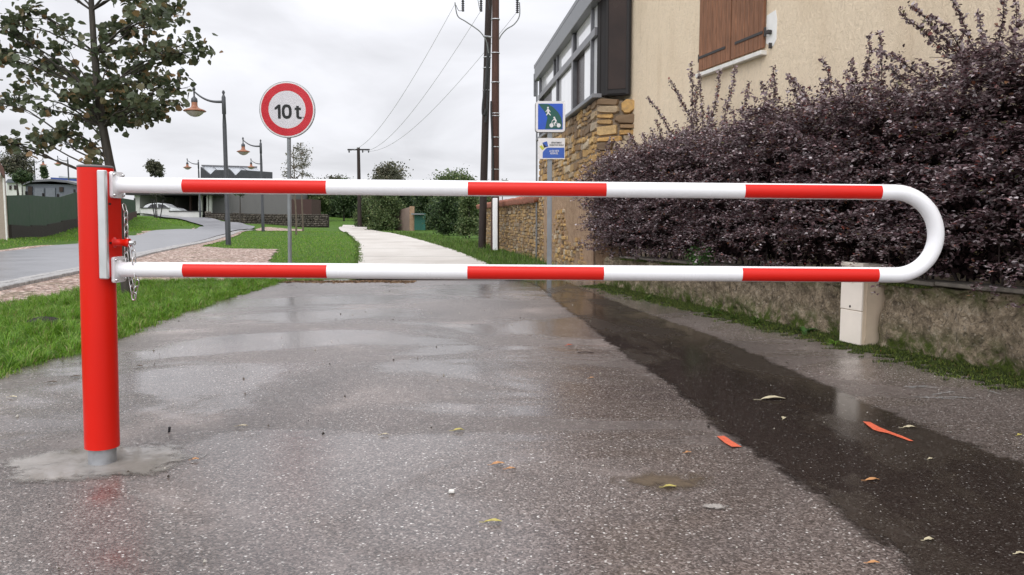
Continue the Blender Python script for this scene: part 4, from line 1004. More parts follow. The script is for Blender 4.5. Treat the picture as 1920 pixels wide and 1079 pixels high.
for (s_, x, z, sz, mt, fw_) in (('DÉPARTEMENT', 0.685, 0.225, 0.040, M['black'], 0.39), ('DE MEURTHE ET MOSELLE', 0.69, 0.335, 0.034, M['black'], 0.53), ('LA VOIE VERTE', 0.60, 0.62, 0.048, M['rim'], 0.36), ('RÉSERVÉE', 0.60, 0.735, 0.042, M['rim'], 0.29)):
    part(text_mb(s_, sz, Vector((q1.x+(x-0.5)*w2, q1.y-0.004, q1.z+(0.5-z)*h2)), Vector((1,0,0)), Vector((0,0,1)), 0.0006, 0.0003, fit=fw_*w2), 'lettering', mt, pn)

# ------------------------------------------------------------------ beige meter box
b0 = GF(1621, 653) - wn*0.045; bx = wd; bn = wn
ub = thing('meter_box', 'beige upright utility meter box standing against the low mossy wall', 'utility box', b0)
def BX(s, d, h): return b0 + wd*s + wn*d + Vector((0,0,h))
bw, bd_ = 0.25, 0.25; bh = (P(1616, 497, b0.y).z)
lean = Vector((0,0,0)); axb = (wd, wn, Vector((0,0,1)))
mb = MB(); mb.box(BX(bw/2, bd_/2+0.014, bh/2-0.02), (bw, bd_, bh+0.0), axb, 0.004); part(mb, 'body', M['beige2'], ub)
mb = MB(); mb.box(BX(bw/2, 0.006, bh*0.71), (bw+0.006, 0.020, bh*0.53), axb, 0.004); dr = part(mb, 'upper_door', M['beige'], ub)
mb = MB(); mb.box(BX(bw/2, 0.007, bh*0.235), (bw+0.002, 0.018, bh*0.405), axb, 0.004); part(mb, 'lower_panel', M['beige'], ub)
mb = MB(); mb.box(BX(bw/2, 0.02, bh-0.004), (bw+0.018, 0.06, 0.032), axb, 0.005); part(mb, 'door_cap', M['beige'], ub)
mb = MB(); mb.box(BX(bw/2, bd_/2+0.04, bh-0.012), (bw+0.012, bd_-0.04, 0.022), axb, 0.005); part(mb, 'lid', M['beige'], ub)
mb = MB(); mb.lathe(BX(bw*0.52, -0.004, bh*0.485), [(0.010,0),(0.010,0.003),(0.004,0.005)], 14, (wd, Vector((0,0,1)), -wn)); part(mb, 'lock', M['iron'], dr)
mb = MB(); mb.tube([BX(bw*0.5+0.026*math.cos(a), -0.005, bh*0.80+0.022*math.sin(a)) for a in np.linspace(0, 2*math.pi, 20, endpoint=False)], 0.003, 6, closed=True); part(mb, 'round_emblem', M['beige'], dr)
mb = MB(); mb.box(BX(-0.0035, 0.045, bh*0.45), (0.003, 0.004, bh*0.85), axb); part(mb, 'side_seam', M['beige2'], ub)
mb = MB()
for z in (0.10, 0.60): mb = MB(); mb.box(BX(-0.004, 0.04, bh*z), (0.006, 0.012, 0.035), axb, 0.001); part(mb, 'hinge', M['beige2'], ub)

# ------------------------------------------------------------------ stonework generator
def stones(mb, o, u, n, L_, z0, z1, rmin=0.09, rmax=0.19, lmin=0.12, lmax=0.42, proud=0.025, gap=0.012, mask=None):
    """irregular coursed rubble on the face starting at o, running along u, outward normal n"""
    u = Vector(u).normalized(); n = Vector(n).normalized(); z = z0; row = 0
    while z < z1-0.03:
        h = min(random.uniform(rmin, rmax), z1-z); s = -random.uniform(0, 0.1)
        if z1-(z+h) < rmin*0.6: h = z1-z
        while s < L_:
            l = random.uniform(lmin, lmax)*(0.7+h/rmax*0.5); parts = [(z, h)]
            if h > (rmin+rmax)/2 and random.random() < 0.35: k = random.uniform(0.4,0.6); parts = [(z, h*k), (z+h*k, h*(1-k))]
            a = max(0, s); b = min(L_, s+l)
            if b-a > 0.03:
                for (zz_, hh) in parts:
                    if mask and not mask((a+b)/2, zz_+hh/2): continue
                    j = lambda: random.uniform(-0.014, 0.014)
                    def pt_(s_, zq, d): return Vector(o) + u*s_ + n*d + Vector((0,0,zq))
                    ra = [a+gap/2+abs(j()) if a > 0 else a, b-gap/2-abs(j()) if b < L_ else b]
                    wv = 0.018*mnoise.noise(Vector((a*2, zz_*3, 1)))
                    pr_ = proud*random.uniform(0.3, 1.2)
                    wv2 = lambda q: wv + 0.03*mnoise.noise(Vector((q*1.7, zz_*2, 5)))
                    x0_, x1_ = ra; zA, zB = zz_+gap/2, zz_+hh-gap/2; cw = min(hh, x1_-x0_)
                    c_ = [random.uniform(0.08,0.42)*cw for _ in range(4)]; jj_ = lambda: random.uniform(-0.02, 0.02)*min(1, cw/0.12)
                    A = [(x0_+c_[0], zA+jj_()), (x1_-c_[1], zA+jj_()), (x1_+jj_()*.5, zA+c_[1]*.7), (x1_+jj_()*.5, zB-c_[2]*.7), (x1_-c_[2], zB+jj_()), (x0_+c_[3], zB+jj_()), (x0_+jj_()*.5, zB-c_[3]*.7), (x0_+jj_()*.5, zA+c_[0]*.7)]
                    A = [(max(0, min(L_, q[0])), q[1]+wv2(q[0])) for q in A]
                    m5 = len(A); cxx = sum(q[0] for q in A)/m5; czz = sum(q[1] for q in A)/m5
                    back_ = [pt_(q[0], q[1], -0.01) for q in A]; kx = random.uniform(0.78, 0.9)
                    front = [pt_(cxx+(q[0]-cxx)*kx if 0.01 < q[0] < L_-0.01 else q[0], czz+(q[1]-czz)*(kx-0.04), pr_+random.uniform(-.006,.006)) for q in A]
                    mb.add(back_+front, [list(range(m5, 2*m5))] + [(i, (i+1)%m5, (i+1)%m5+m5, i+m5) for i in range(m5)])
            s += l
        z += h; row += 1

# ------------------------------------------------------------------ the house on the right
DC = 12.5; zs = EYE + (410-179)/F_PX*DC*1.0
def vray(px): return (px-CX)/F_PX
C1 = Vector((0,0,0)); a_, _ = ray(1120, 180); C1 = Vector((a_*DC, DC, 0)); a2, _ = ray(1187, 180); A0 = Vector((a2*12.35, 12.35, 0))
sd_ = Vector((-0.097, 0.995, 0)).normalized(); EDG = 19.3; C2 = C1 + sd_*((EDG-DC)/sd_.y)
hw = Vector((0.259, -0.966, 0)).normalized(); hn = Vector((-0.966, -0.259, 0)).normalized()   # along the main wall towards us, and its outward normal
house = thing('house', 'beige rendered house with brown shutters and a glazed stone-based extension behind the hedge', 'house', A0)
def wallhit(px, py):
    a, b = ray(px, py)      # (A0 + hw*s).x = a*(A0+hw*s).y
    s = (a*A0.y - A0.x)/(hw.x - a*hw.y); Yq = A0.y + hw.y*s; return s, EYE + b*Yq
def HW(s, d, h): return A0 + hw*s + hn*d + Vector((0,0,h))
HLEN = 13.0; TOPZ = 6.6
mb = MB(); mb.prism([HW(-0.6,0,-0.1), HW(HLEN,0,-0.1), HW(HLEN,-7,-0.1), HW(-6.0,-7,-0.1), HW(-6.0,-0.0-1.2,-0.1)], (0,0,TOPZ+0.1)); part(mb, 'wall', M['stucco'], house)
mb = MB(); e = 0.45
mb.prism([HW(-6.3,e,TOPZ), HW(-6.3,-3.5,TOPZ+1.7), HW(-6.3,-7-e,TOPZ), HW(-6.3,-7-e,TOPZ+0.15), HW(-6.3,-3.5,TOPZ+1.9), HW(-6.3,e,TOPZ+0.15)], hw*(HLEN+6.6)); part(mb, 'roof', M['tile'], house)
# stone base of the extension
ext_top = EYE + ray(1113, 181)[1]*DC
mb = MB(); q = [C1, C2, C2+Vector((5,0.5,0)), A0+Vector((4.5,4,0)), A0+Vector((0,0.05,0))]
inner = [p.copy() for p in q]; mb.prism([Vector((p.x, p.y, -0.1)) for p in inner], (0,0,ext_top+0.02)); part(mb, 'extension_wall', M['mortar'], house)
nl = Vector((-sd_.y, sd_.x, 0)); Ls = (C2-C1).length
mb = MB(); stones(mb, C1, sd_, nl, Ls, 1.70, ext_top-0.05, 0.08, 0.19, 0.14, 0.44, 0.035)
stones(mb, C1, sd_, nl, Ls, 0.0, 1.70, 0.06, 0.13, 0.10, 0.25, 0.035, mask=lambda s_, z_: (s_ > 3.6 and z_ < 0.75+0.3*math.sin(s_*3)) or s_ > 5.9)
stones(mb, C1, sd_, nl, 4.2, 0.0, 1.65, 0.07, 0.14, 0.12, 0.3, 0.062, mask=lambda s_, z_: s_ > 0.7 and z_ < 0.30+0.22*s_+0.6*mnoise.noise(Vector((s_*1.5, z_, 3))))
fu = (A0-C1).normalized(); fn = Vector((fu.y, -fu.x, 0)); fn = fn if fn.y < 0 else -fn; Lf = (A0-C1).length
stones(mb, C1, fu, fn, Lf+0.04, 1.78, ext_top-0.05, 0.10, 0.20, 0.22, 0.46, 0.04)
part(mb, 'stone_facing', M['stone'], house)
mb = MB(); mb.prism([C1+nl*0.03+sd_*0.05+Vector((0,0,-0.05)), C1+nl*0.03+sd_*5.9+Vector((0,0,-0.05)), C1+nl*0.03+sd_*5.9+Vector((0,0,1.7)), C1+nl*0.03+sd_*0.05+Vector((0,0,1.7))], -nl*0.02)
mb.prism([C1+fn*0.03+Vector((0,0,-0.05)), A0+fn*0.03+Vector((0,0,-0.05)), A0+fn*0.03+Vector((0,0,1.72)), C1+fn*0.03+Vector((0,0,1.72))], -fn*0.02)
part(mb, 'brown_render', M['oldrender'], house)
# glazed storey
def EX(s, d, h): return C1 + sd_*s + nl*d + Vector((0,0,h))
ZB = ext_top; Z1 = 3.92; Z2 = 4.05; Z3 = 4.42; Z4 = 4.74
axe = (sd_, nl, Vector((0,0,1)))
def sof(px, py=150):
    a, b = ray(px, py); return (a*C1.y - C1.x)/(sd_.x - a*sd_.y)
mb = MB(); mb.box(EX(Ls/2, 0.02, ZB+0.0), (Ls+0.15, 0.16, 0.07), axe, 0.01); part(mb, 'glazing_sill', M['fascia'], house)
mb = MB(); mb.box(EX(Ls/2, 0.05, (Z3+Z4)/2), (Ls+0.4, 0.14, Z4-Z3), axe, 0.01); part(mb, 'fascia', M['fascia'], house)
mb = MB(); mb.box(EX(Ls/2, 0.0, (Z1+Z2)/2), (Ls, 0.10, Z2-Z1), axe, 0.006)
posts = [(sof(1112), 0.06), (sof(1077), 0.16), (sof(1047), 0.05), (sof(1014.5), 0.12)]
for s_, w_ in posts: mb.box(EX(max(0.05,s_), 0.0, (ZB+Z3)/2), (w_, 0.09, Z3-ZB-0.02), axe, 0.006)
for s_ in (sof(1041),): mb.box(EX(s_, 0.0, (Z2+Z3)/2), (0.05, 0.08, Z3-Z2-0.01), axe, 0.006)
part(mb, 'window_frame', M['frame2'], house)
def pane(s0, s1, z0, z1, d, mat, name):
    m = MB(); m.box(EX((s0+s1)/2, d, (z0+z1)/2), (s1-s0, 0.012, z1-z0), axe); return part(m, name, mat, house)
pane(0.10, sof(1095), ZB+0.04, Z1-0.01, -0.015, M['curtain'], 'window_pane')
pane(sof(1095)+0.01, sof(1079), ZB+0.04, Z1-0.01, -0.035, M['tint'], 'window_pane'); pane(sof(1072), sof(1048), ZB+0.04, Z1-0.01, -0.015, M['curtain'], 'window_pane')
pane(sof(1046), sof(1034), ZB+0.04, Z1-0.01, -0.015, M['curtain'], 'window_pane'); pane(sof(1034)+0.01, Ls-0.05, ZB+0.04, Z1-0.01, -0.035, M['tint'], 'window_pane')
for s0, s1 in ((0.12, sof(1080)), (sof(1075), sof(1042)), (sof(1040), Ls-0.1)): pane(s0, s1, Z2+0.005, Z3-0.005, -0.015, M['curtain'], 'clerestory_pane')
# dark end panel facing us
axf = (fu, fn, Vector((0,0,1)))
def FXp(s, d, h): return C1 + fu*s + fn*d + Vector((0,0,h))
mb = MB(); mb.box(FXp(Lf/2-0.03, -0.03, (ZB+Z4+1)/2), (Lf-0.04, 0.08, Z4+1-ZB), axf, 0.008); ep = part(mb, 'end_panel', M['frame'], house)
mb = MB(); mb.box(FXp(Lf*0.55, 0.012, (ZB+Z4)/2+0.03), (Lf*0.52, 0.01, Z4-ZB-0.14), axf, 0.002); part(mb, 'tinted_pane', M['tint'], ep)
mb = MB()
for s_ in (Lf*0.26, Lf*0.84, Lf*0.04): mb.box(FXp(s_, 0.018, (ZB+Z4+1)/2), (0.045, 0.025, Z4+1-ZB-0.02), axf, 0.003)
mb.box(FXp(Lf*0.55, 0.018, ZB+0.05), (Lf*0.52, 0.022, 0.05), axf, 0.003); part(mb, 'panel_frame', M['frame'], ep)
mb = MB(); mb.prism([EX(-0.05,0.12,Z4), EX(Ls+0.3,0.12,Z4), EX(Ls+0.3,-3.5,Z4+1.0), EX(-0.05,-0.5,Z4+0.25)], (0,0,0.08)); part(mb, 'extension_roof', M['fascia'], house)
mb = MB(); mb.box(EX(Ls+0.22, 0.10, (Z3+Z4)/2-0.25), (0.07,0.07,0.55), axe, 0.01); mb.tube([EX(Ls+0.1,0.07,Z4-0.3), EX(Ls+0.1,0.07,0)], 0.022, 10); part(mb, 'downpipe', M['fascia'], house)
mb = MB(); mb.box(EX(Ls/2,-0.6,(ZB+Z3)/2), (Ls-0.2,0.05,Z3-ZB), axe); part(mb, 'interior_back', M['plaster'], house)
# shutters
s1_, zb1 = wallhit(1315, 138); s3_, zb3 = wallhit(1436, 95); smid, _ = wallhit(1375, 118); SZ = zb1+0.0; SH = 1.55
axw = (hw, hn, Vector((0,0,1)))
def shutter(sa, sb, name):
    m = MB(); n = 7; wdt = (sb-sa)/n
    for k in range(n): m.box(HW(sa+wdt*(k+0.5), 0.030, SZ+0.02+SH/2), (wdt-0.007, 0.030, SH), axw, 0.004)
    m.box(HW((sa+sb)/2, 0.018, SZ+0.02+SH/2), (sb-sa, 0.012, SH-0.01), axw)
    return part(m, name, M['plank'], house)
for (sa, sb, e) in ((s1_, smid-0.008, 0), (smid+0.008, s3_, 1)):
    sh_ = shutter(sa, sb, 'shutter')
    for z in (0.19, 1.30):
        m = MB(); L2 = (sb-sa)*0.86; c = sa+L2/2 if e == 0 else sb-L2/2
        m.box(HW(c, 0.049, SZ+z), (L2, 0.007, 0.032), axw, 0.002)
        k = sa-0.02 if e == 0 else sb+0.02; m.tube([HW(k,0.03,SZ+z-0.05), HW(k,0.03,SZ+z+0.05)], 0.012, 10); part(m, 'strap_hinge', M['iron'], sh_)
mb = MB(); mb.box(HW((s1_+s3_)/2, 0.035, SZ-0.035), (s3_-s1_+0.04, 0.085, 0.05), axw, 0.006); part(mb, 'window_sill', M['sill'], house)
sp_, zp_ = wallhit(1448, 60); mb = MB()
mb.prism([HW(sp_-0.11,0.004,zp_-0.10), HW(sp_-0.02,0.004,zp_-0.15), HW(sp_+0.03,0.004,zp_-0.16), HW(sp_+0.085,0.004,zp_-0.10), HW(sp_+0.09,0.004,zp_+0.10), HW(sp_+0.06,0.004,zp_+0.22), HW(sp_-0.11,0.004,zp_+0.20)], -hn*0.02); part(mb, 'plaster_patch', M['plaster'], house)
mb = MB(); mb.box(HW(sp_-0.02, 0.03, zp_), (0.05,0.05,0.04), axw, 0.004); part(mb, 'shutter_catch', M['iron'], house); mb = MB(); mb.box(HW(sp_, 0.02, zp_-0.15), (0.02,0.04,0.06), axw, 0.004); part(mb, 'wall_hook', M['iron'], house)

# garden wall with tile coping beyond the extension
gw = thing('garden_wall', 'ochre stone garden wall with clay tile coping beside the power poles', 'wall', C2)
g1 = Vector((-1.35, 33, 0)); gu = (g1-C2).normalized(); gn = Vector((-gu.y, gu.x, 0)); Lg = (g1-C2).length
mb = MB(); mb.prism([C2+Vector((0,0,-0.1)), g1+Vector((0,0,-0.1)), g1-gn*0.4+Vector((0,0,-0.1)), C2-gn*0.4+Vector((0,0,-0.1))], (0,0,1.6)); part(mb, 'core', M['mortar'], gw)
mb = MB(); stones(mb, C2, gu, gn, Lg, 0.0, 1.5, 0.06, 0.14, 0.10, 0.30, 0.045); part(mb, 'stones', M['stone2'], gw)
mb = MB(); s = 0.0
while s < Lg:
    c = C2 + gu*(s+0.1) + gn*0.08 - gn*0.14; z = 1.54 + random.uniform(-.01,.012)
    mb.tube([c+gn*0.22+Vector((0,0,z-0.03)), c-gn*0.05+Vector((0,0,z+0.05))], 0.09, 10); s += 0.19
part(mb, 'tile_coping', M['tile'], gw)

# ------------------------------------------------------------------ power poles
def ppole(label, x0, y0, x1, y1, Y, r0, r1, mat, name='power_pole'):
    b = P(x0, y0, Y); b.z = H(b.x, b.y); t = P(x1, y1, Y); r = thing(name, label, 'power pole', b, 'wooden power poles beside the path'); m = MB()
    pts = [b - Vector((0,0,0.2))] + [b.lerp(t, k/8) for k in range(9)]; m.tube(pts, [r0] + [r0+(r1-r0)*k/8 for k in range(9)], 20); part(m, 'pole', mat, r); return r, b, t
PYY = 24.6
pR, bR, tR = ppole('brown wooden power pole with white cable guard at its foot, right of the leaning pair', 928, 472, 929.5, -70, PYY, 0.135, 0.105, M['pole_r'])
pL, bL, tL = ppole('dark leaning wooden power pole, left of the brown one', 903.5, 463, 918.5, -70, PYY+0.9, 0.125, 0.105, M['pole_l'])
def onp(b, t, py): 
    lo_, hi_ = 0, 1
    for _ in range(30):
        m = (lo_+hi_)/2; p = b.lerp(t, m); rel = p-Vector((0,0,EYE)); v = CY - F_PX*((rel.z*cp + rel.y*sp)/(rel.y*cp - rel.z*sp))
        if v > py: lo_ = m
        else: hi_ = m
    return b.lerp(t, m)
a = onp(bR,tR,470); b = onp(bR,tR,372)
mb = MB(); mb.box((a+b)/2 + Vector((0.01,-0.16,0)), (0.16,0.07,(b-a).length), None, 0.02); part(mb, 'cable_guard', M['white'], pR)
mb = MB()
for py in (37,100,155,213,218,258,276,318): 
    mb = MB(); p = onp(bR,tR,py); mb.lathe(p, [(0.138,-0.011),(0.138,0.011)], 20); part(mb, 'steel_band', M['alu'], pR)
for py in (108,128,170,70): mb = MB(); p = onp(bL,tL,py); mb.lathe(p, [(0.13,-0.011),(0.13,0.011)], 20); part(mb, 'steel_band', M['alu'], pL)
mb = MB(); mb.tube([P(868,-20,PYY)+Vector((-.35,-.15,0)), P(972,-24,PYY)+Vector((.35,-.15,0))], 0.06, 8); part(mb, 'crossarm', M['galv'], pR)
for (x, y1) in ((868,22),(902,22),(970,25)):
    m = MB(); t = P(x,-20,PYY-0.15); b = P(x,y1,PYY-0.15); L_ = t.z-b.z; prof = []
    for k in range(12): z = L_*k/12; prof += [(0.028,z),(0.055,z+L_*0.03),(0.028,z+L_*0.06)]
    m.lathe(b, prof, 12); part(m, 'insulator', M['insul'], pR)
def cable(pts, r, mat, name, root, Y=PYY-0.2):
    q = [P(x,y,Y) for x, y in pts]; o = []
    for i in range(len(q)-1):
        p0 = q[max(0,i-1)]; p1 = q[i]; p2 = q[i+1]; p3 = q[min(len(q)-1,i+2)]
        for k in range(5):
            t = k/5; o.append(0.5*((2*p1)+(p2-p0)*t+(2*p0-5*p1+4*p2-p3)*t*t+(3*p1-p0-3*p2+p3)*t**3))
    o.append(q[-1]); m = MB(); m.tube(o, r, 8); return part(m, name, mat, root)
cable([(853,5),(858,30),(872,40),(890,52),(902,62),(912,78),(916,100)], 0.017, M['cablegrey'], 'cable', pL)
cable([(974,5),(974,30),(964,46),(950,55),(940,66),(936,74)], 0.017, M['cablegrey'], 'cable', pR)
cable([(855,10),(860,20),(867,20)], 0.01, M['cablegrey'], 'jumper', pR); cable([(896,0),(900,20),(904,22)], 0.01, M['cablegrey'], 'jumper', pR); cable([(916,0),(918,18)], 0.012, M['cable'], 'jumper', pL)
mb = MB(); mb.tube([P(906,68,PYY-0.2), P(921,70,PYY-0.15)], 0.03, 8); part(mb, 'cable_bracket', M['galv'], pL)
cable([(914,80),(914,110),(911,150),(906,190),(905,212),(908,216),(911,205)], 0.035, M['cable'], 'cable', pL, PYY+0.6)
cable([(917,90),(915,140),(913,200),(910,230)], 0.03, M['cable'], 'cable', pL, PYY+0.7)
cable([(921,190),(921,215),(924,300),(924,372)], 0.03, M['cable'], 'cable', pR, PYY-0.16)
# far pole
FY = 72; fb = D(674.5, FY); ft = P(672, 277, FY)
fp = thing('power_pole', 'distant T-shaped power pole standing in the trees beyond the path bend', 'power pole', fb)
mb = MB(); mb.tube([fb, Vector((ft.x, FY, ft.z))], [0.2, 0.14], 12); part(mb, 'pole', M['pole_l'], fp)
mb = MB(); mb.box(P(672.5, 281, FY), (2.05, 0.14, 0.13), None, 0.02); ca_ = part(mb, 'crossarm', M['frame'], fp)
for x in (654.5, 680, 691):
    m = MB(); p = P(x, 281, FY); m.lathe(p-Vector((0,0,0.28)), [(0.03,0),(0.07,0.05),(0.07,0.2),(0.03,0.24)], 10); part(m, 'insulator', M['insul'], fp)
for (x0, y0, x1, y1, lab) in ((655,283,853,8,'leftmost of the three thin wires rising to the power poles'),(680,284,902,20,'middle one of the three thin wires rising to the power poles'),(691,284,970,22,'rightmost of the three thin wires, passing behind the power poles')):
    a = P(x0,y0,FY); b = P(x1,y1,PYY-0.15); o = []
    for k in range(41):
        t = k/40; p = a.lerp(b, t); p.z -= 1.35*4*t*(1-t)*0.8; o.append(p)
    m = MB(); m.tube(o, [0.012*(1-t/40)+0.006 for t in range(41)], 5); tag(m.build('overhead_wire', M['wire']), lab, 'wire', 'overhead wires between the poles')

# ------------------------------------------------------------------ street lamps
def lamp(label, px, Y, py_top, facing=-1, sc=1.0, arm_right=None):
    b = D(px, Y); top = P(px, py_top, Y).z; hgt = top-b.z
    r = thing('street_lamp', label, 'street lamp', b, 'curved-arm street lamps along the side road'); k = 6.0
    f = facing; s_ = sc
    mb = MB(); mb.lathe(b, [(0.10,-0.1),(0.10,1.1),(0.085,1.15),(0.075,hgt-1.3),(0.055,hgt-0.9),(0.075,hgt-0.88),(0.075,hgt-0.25),(0.05,hgt-0.2),(0.03,hgt-0.15),(0.06,hgt-0.08),(0.03,hgt)], 16); part(mb, 'pole', M['lampgrey'], r)
    T = Vector((b.x, b.y, top)); ax_ = []
    for t in np.linspace(0, 1, 12):
        x = f*1.12*t*s_; z = -0.42 + 0.26*t**1.0 - 0.10*math.sin(math.pi*t*1.0) + (0.13*t**4); ax_.append(T + Vector((x, 0, z)))
    mb = MB(); mb.tube(ax_, [0.055-0.028*t for t in np.linspace(0,1,12)], 8); part(mb, 'arm', M['lampgrey'], r)
    e = ax_[-1]; mb = MB(); mb.lathe(e - Vector((0,0,0.42)), [(0.11,0),(0.12,0.03),(0.11,0.15),(0.06,0.19),(0.03,0.24),(0.03,0.44),(0.06,0.48),(0.05,0.54),(0.02,0.6)], 16); part(mb, 'finial', M['lampgrey'], r)
    mb = MB(); mb.lathe(e - Vector((0,0,0.74)), [(0.40,-0.02),(0.42,0.0),(0.36,0.045),(0.20,0.10),(0.13,0.15),(0.11,0.22),(0.11,0.33)], 28); sh_ = part(mb, 'lamp_shade', M['copper'], r)
    mb = MB(); mb.lathe(e - Vector((0,0,0.76)), [(0.05,-0.20),(0.16,-0.17),(0.27,-0.09),(0.34,-0.01)], 28); part(mb, 'lamp_bowl', M['lampglass'], sh_)
    return r
lamp('nearest and tallest curved-arm street lamp, left of the round 10t sign', 427, 30, 170)
lamp('second street lamp, between the tall near lamp and the 10t sign', 493, 50, 262)
lamp('street lamp left of the zigzag-roofed building, its pole by the white wall', 376, 79, 300)
lamp('street lamp just behind the second lamp, in front of the dark roof', 494, 82, 300)
lamp('small distant street lamp above the grey shed, arm to the left', 133, 88, 295)
lamp('leftmost distant street lamp, arm to the right above the cypress', 70, 96, 298, 1)

# ------------------------------------------------------------------ left: house corner, fence, shed
lh = D(15, 29.5); root = thing('left_house', 'weathered house gable with brown roof edge at the left border of the picture', 'house', lh)
mb = MB(); ztop = P(15, 322, 29.5).z; z2 = P(-10, 268, 29.5).z
mb.prism([(lh.x-4.5,29.5,lh.z-0.3),(lh.x,29.5,lh.z-0.3),(lh.x,29.5,ztop),(lh.x-2.6,29.5,ztop+2.6*1.75),(lh.x-4.5,29.5,ztop+0.3)], (lh.x/29.5*7-0.5,7,0)); part(mb, 'wall', M['leftrender'], root)
mb = MB(); sl = 1.75
mb.prism([(lh.x+0.16,29.2,ztop-0.25),(lh.x-2.6,29.2,ztop+2.6*sl+0.0),(lh.x-2.6,29.2,ztop+2.6*sl+0.35),(lh.x+0.16,29.2,ztop+0.10)], (lh.x/29.5*7.6-0.5,7.6,0)); part(mb, 'roof', M['roofbrown'], root)
mb = MB(); mb.tube([(lh.x-0.03,29.43,lh.z-0.1),(lh.x-0.03,29.43,ztop-0.25)], 0.035, 8); mb.box((lh.x-0.12,29.3,ztop-0.12),(0.22,0.2,0.2),None,0.05); part(mb, 'downpipe', M['sill'], root)
# green fence on a low wall
fpts = [(15,448,30),(55,441,33),(86,436,36),(113,433,39),(144,427,42),(185,419,50),(255,408,62)]
ftop = [367,366,369,370,361,364,376]
fe = thing('green_screen_fence', 'dark green screened fence on a low wall along the left lawn', 'fence', D(100, 38))
W_ = [P(a, 0, Y) for a, b, Y in fpts]
for i in range(len(fpts)-1):
    (a, ya, Ya), (b, yb, Yb) = fpts[i], fpts[i+1]
    pa, pb = D(a, Ya), D(b, Yb); ta_, tb_ = P(a, ftop[i], Ya).z, P(b, ftop[i+1], Yb).z; m = MB()
    wa, wb = pa.z+0.55, pb.z+0.5
    m.prism([(pa.x,pa.y,wa),(pb.x,pb.y,wb),(pb.x,pb.y,tb_),(pa.x,pa.y,ta_)], (0.02,0.04,0)); part(m, 'screen_panel', M['screen'], fe)
    m = MB(); m.prism([(pa.x,pa.y-0.08,pa.z-0.3),(pb.x,pb.y-0.08,pb.z-0.3),(pb.x,pb.y-0.08,wb),(pa.x,pa.y-0.08,wa)], (0.05,0.2,0)); part(m, 'base_wall', M['soil'] if i < 4 else M['rustbrown'], fe)
    m = MB(); m.box((pb.x,pb.y-0.06,(pb.z+tb_)/2+0.1), (0.09,0.09,tb_-pb.z+0.12), None, 0.01); part(m, 'post', M['frame'], fe)
YS = 58
def quadwall(mb, x0, x1, yt0, yt1, yb, Y, depth):
    a, b = P(x0,yb,Y), P(x1,yb,Y); mb.prism([a, b, P(x1,yt1,Y), P(x0,yt0,Y)], (0,depth,0))
sh2 = thing('grey_shed', 'grey flat-fronted shed with double doors behind the green fence', 'shed', D(95, YS))
mb = MB(); quadwall(mb, 48, 150, 345, 347, 420, YS, 5); part(mb, 'wall', M['shedgrey'], sh2)
mb = MB(); mb.prism([P(40,349,YS-0.3), P(56,342,YS-0.3), P(95,340,YS-0.3), P(125,343,YS-0.3), P(165,352,YS-0.3), P(165,349,YS-0.3), P(125,339,YS-0.3), P(95,336,YS-0.3), P(56,338,YS-0.3), P(40,346,YS-0.3)], (0,5.6,0)); part(mb, 'roof', M['frame2'], sh2)
for (x0, x1) in ((65,82),(86,103)):
    mb = MB(); quadwall(mb, x0, x1, 353, 353, 384, YS-0.08, 0.06); part(mb, 'door', simple('shed_door', (0.14,0.15,0.175), 0.6), sh2)
for (x0, x1, a, b) in ((52,60,350,372),(111,118,351,360)):
    mb = MB(); quadwall(mb, x0, x1, a, a, b, YS-0.08, 0.06); part(mb, 'window', M['tint'], sh2)
bb_ = thing('blue_roofed_hall', 'building with blue roof strip showing above the grey shed', 'building', D(120, 95))
mb = MB(); quadwall(mb, 96, 165, 340, 342, 420, 95, 8); part(mb, 'wall', M['palewall'], bb_)
mb = MB(); quadwall(mb, 95, 166, 333, 337, 345, 94.8, 0.15); part(mb, 'roof_strip', M['blueroof'], bb_)
mb = MB(); quadwall(mb, 110, 136, 330, 333, 334, 99, 3); part(mb, 'rooflight', M['roofglass'], bb_)
wh = thing('white_house', 'small distant white house behind the bare tree at the far left', 'house', D(25, 90))
mb = MB(); quadwall(mb, 12, 40, 342, 342, 420, 90, 6); part(mb, 'wall', M['palewall'], wh)
mb = MB(); mb.prism([P(9,343,89.6), P(43,343,89.6), P(36,336,89.6), P(15,336,89.6)], (0,7,0)); part(mb, 'roof', M['shedgrey'], wh)
for x in (17, 26): mb = MB(); quadwall(mb, x, x+4, 348, 348, 356, 89.9, 0.05); part(mb, 'window', M['tint'], wh)

# ------------------------------------------------------------------ modern building, carport, car
MBY = 90; bd = thing('modern_building', 'low grey building with zigzag skylight roof and a dark open carport', 'building', D(450, MBY))
mb = MB(); quadwall(mb, 396, 545, 345, 345, 420, MBY, 12); part(mb, 'grey_wall', M['greyrender'], bd)
mb = MB(); mb.prism([P(376,345,MBY+1), P(376,313,MBY+1), P(394,328,MBY+1), P(403,319,MBY+1), P(423,319,MBY+1), P(429,317,MBY+1), P(441,330,MBY+1), P(452,319,MBY+1), P(509,323,MBY+1), P(509,345,MBY+1)], (0,0.4,0)); part(mb, 'zigzag_parapet', M['darkclad'], bd)
mb = MB(); mb.prism([P(379,311,MBY+3), P(480,314,MBY+3), P(488,322,MBY+2), P(488,334,MBY+1.5), P(381,334,MBY+1.5)], (0,0.1,0)); part(mb, 'skylight_roof', M['roofglass'], bd)
mb = MB()
for x0, x1 in ((379,396),(398,423),(424,443),(446,488)): mb.tube([P(x0,311.5,MBY+2.7), P(x1-2,331,MBY+1.3)], 0.04, 4)
mb.tube([P(378,310.5,MBY+2.8), P(482,313.5,MBY+2.8)], 0.09, 6); part(mb, 'glazing_bar', M['frame2'], bd)
mb = MB(); quadwall(mb, 398, 545, 325, 328, 340, MBY+6, 3); part(mb, 'rear_block', M['darkclad'], bd) if False else None
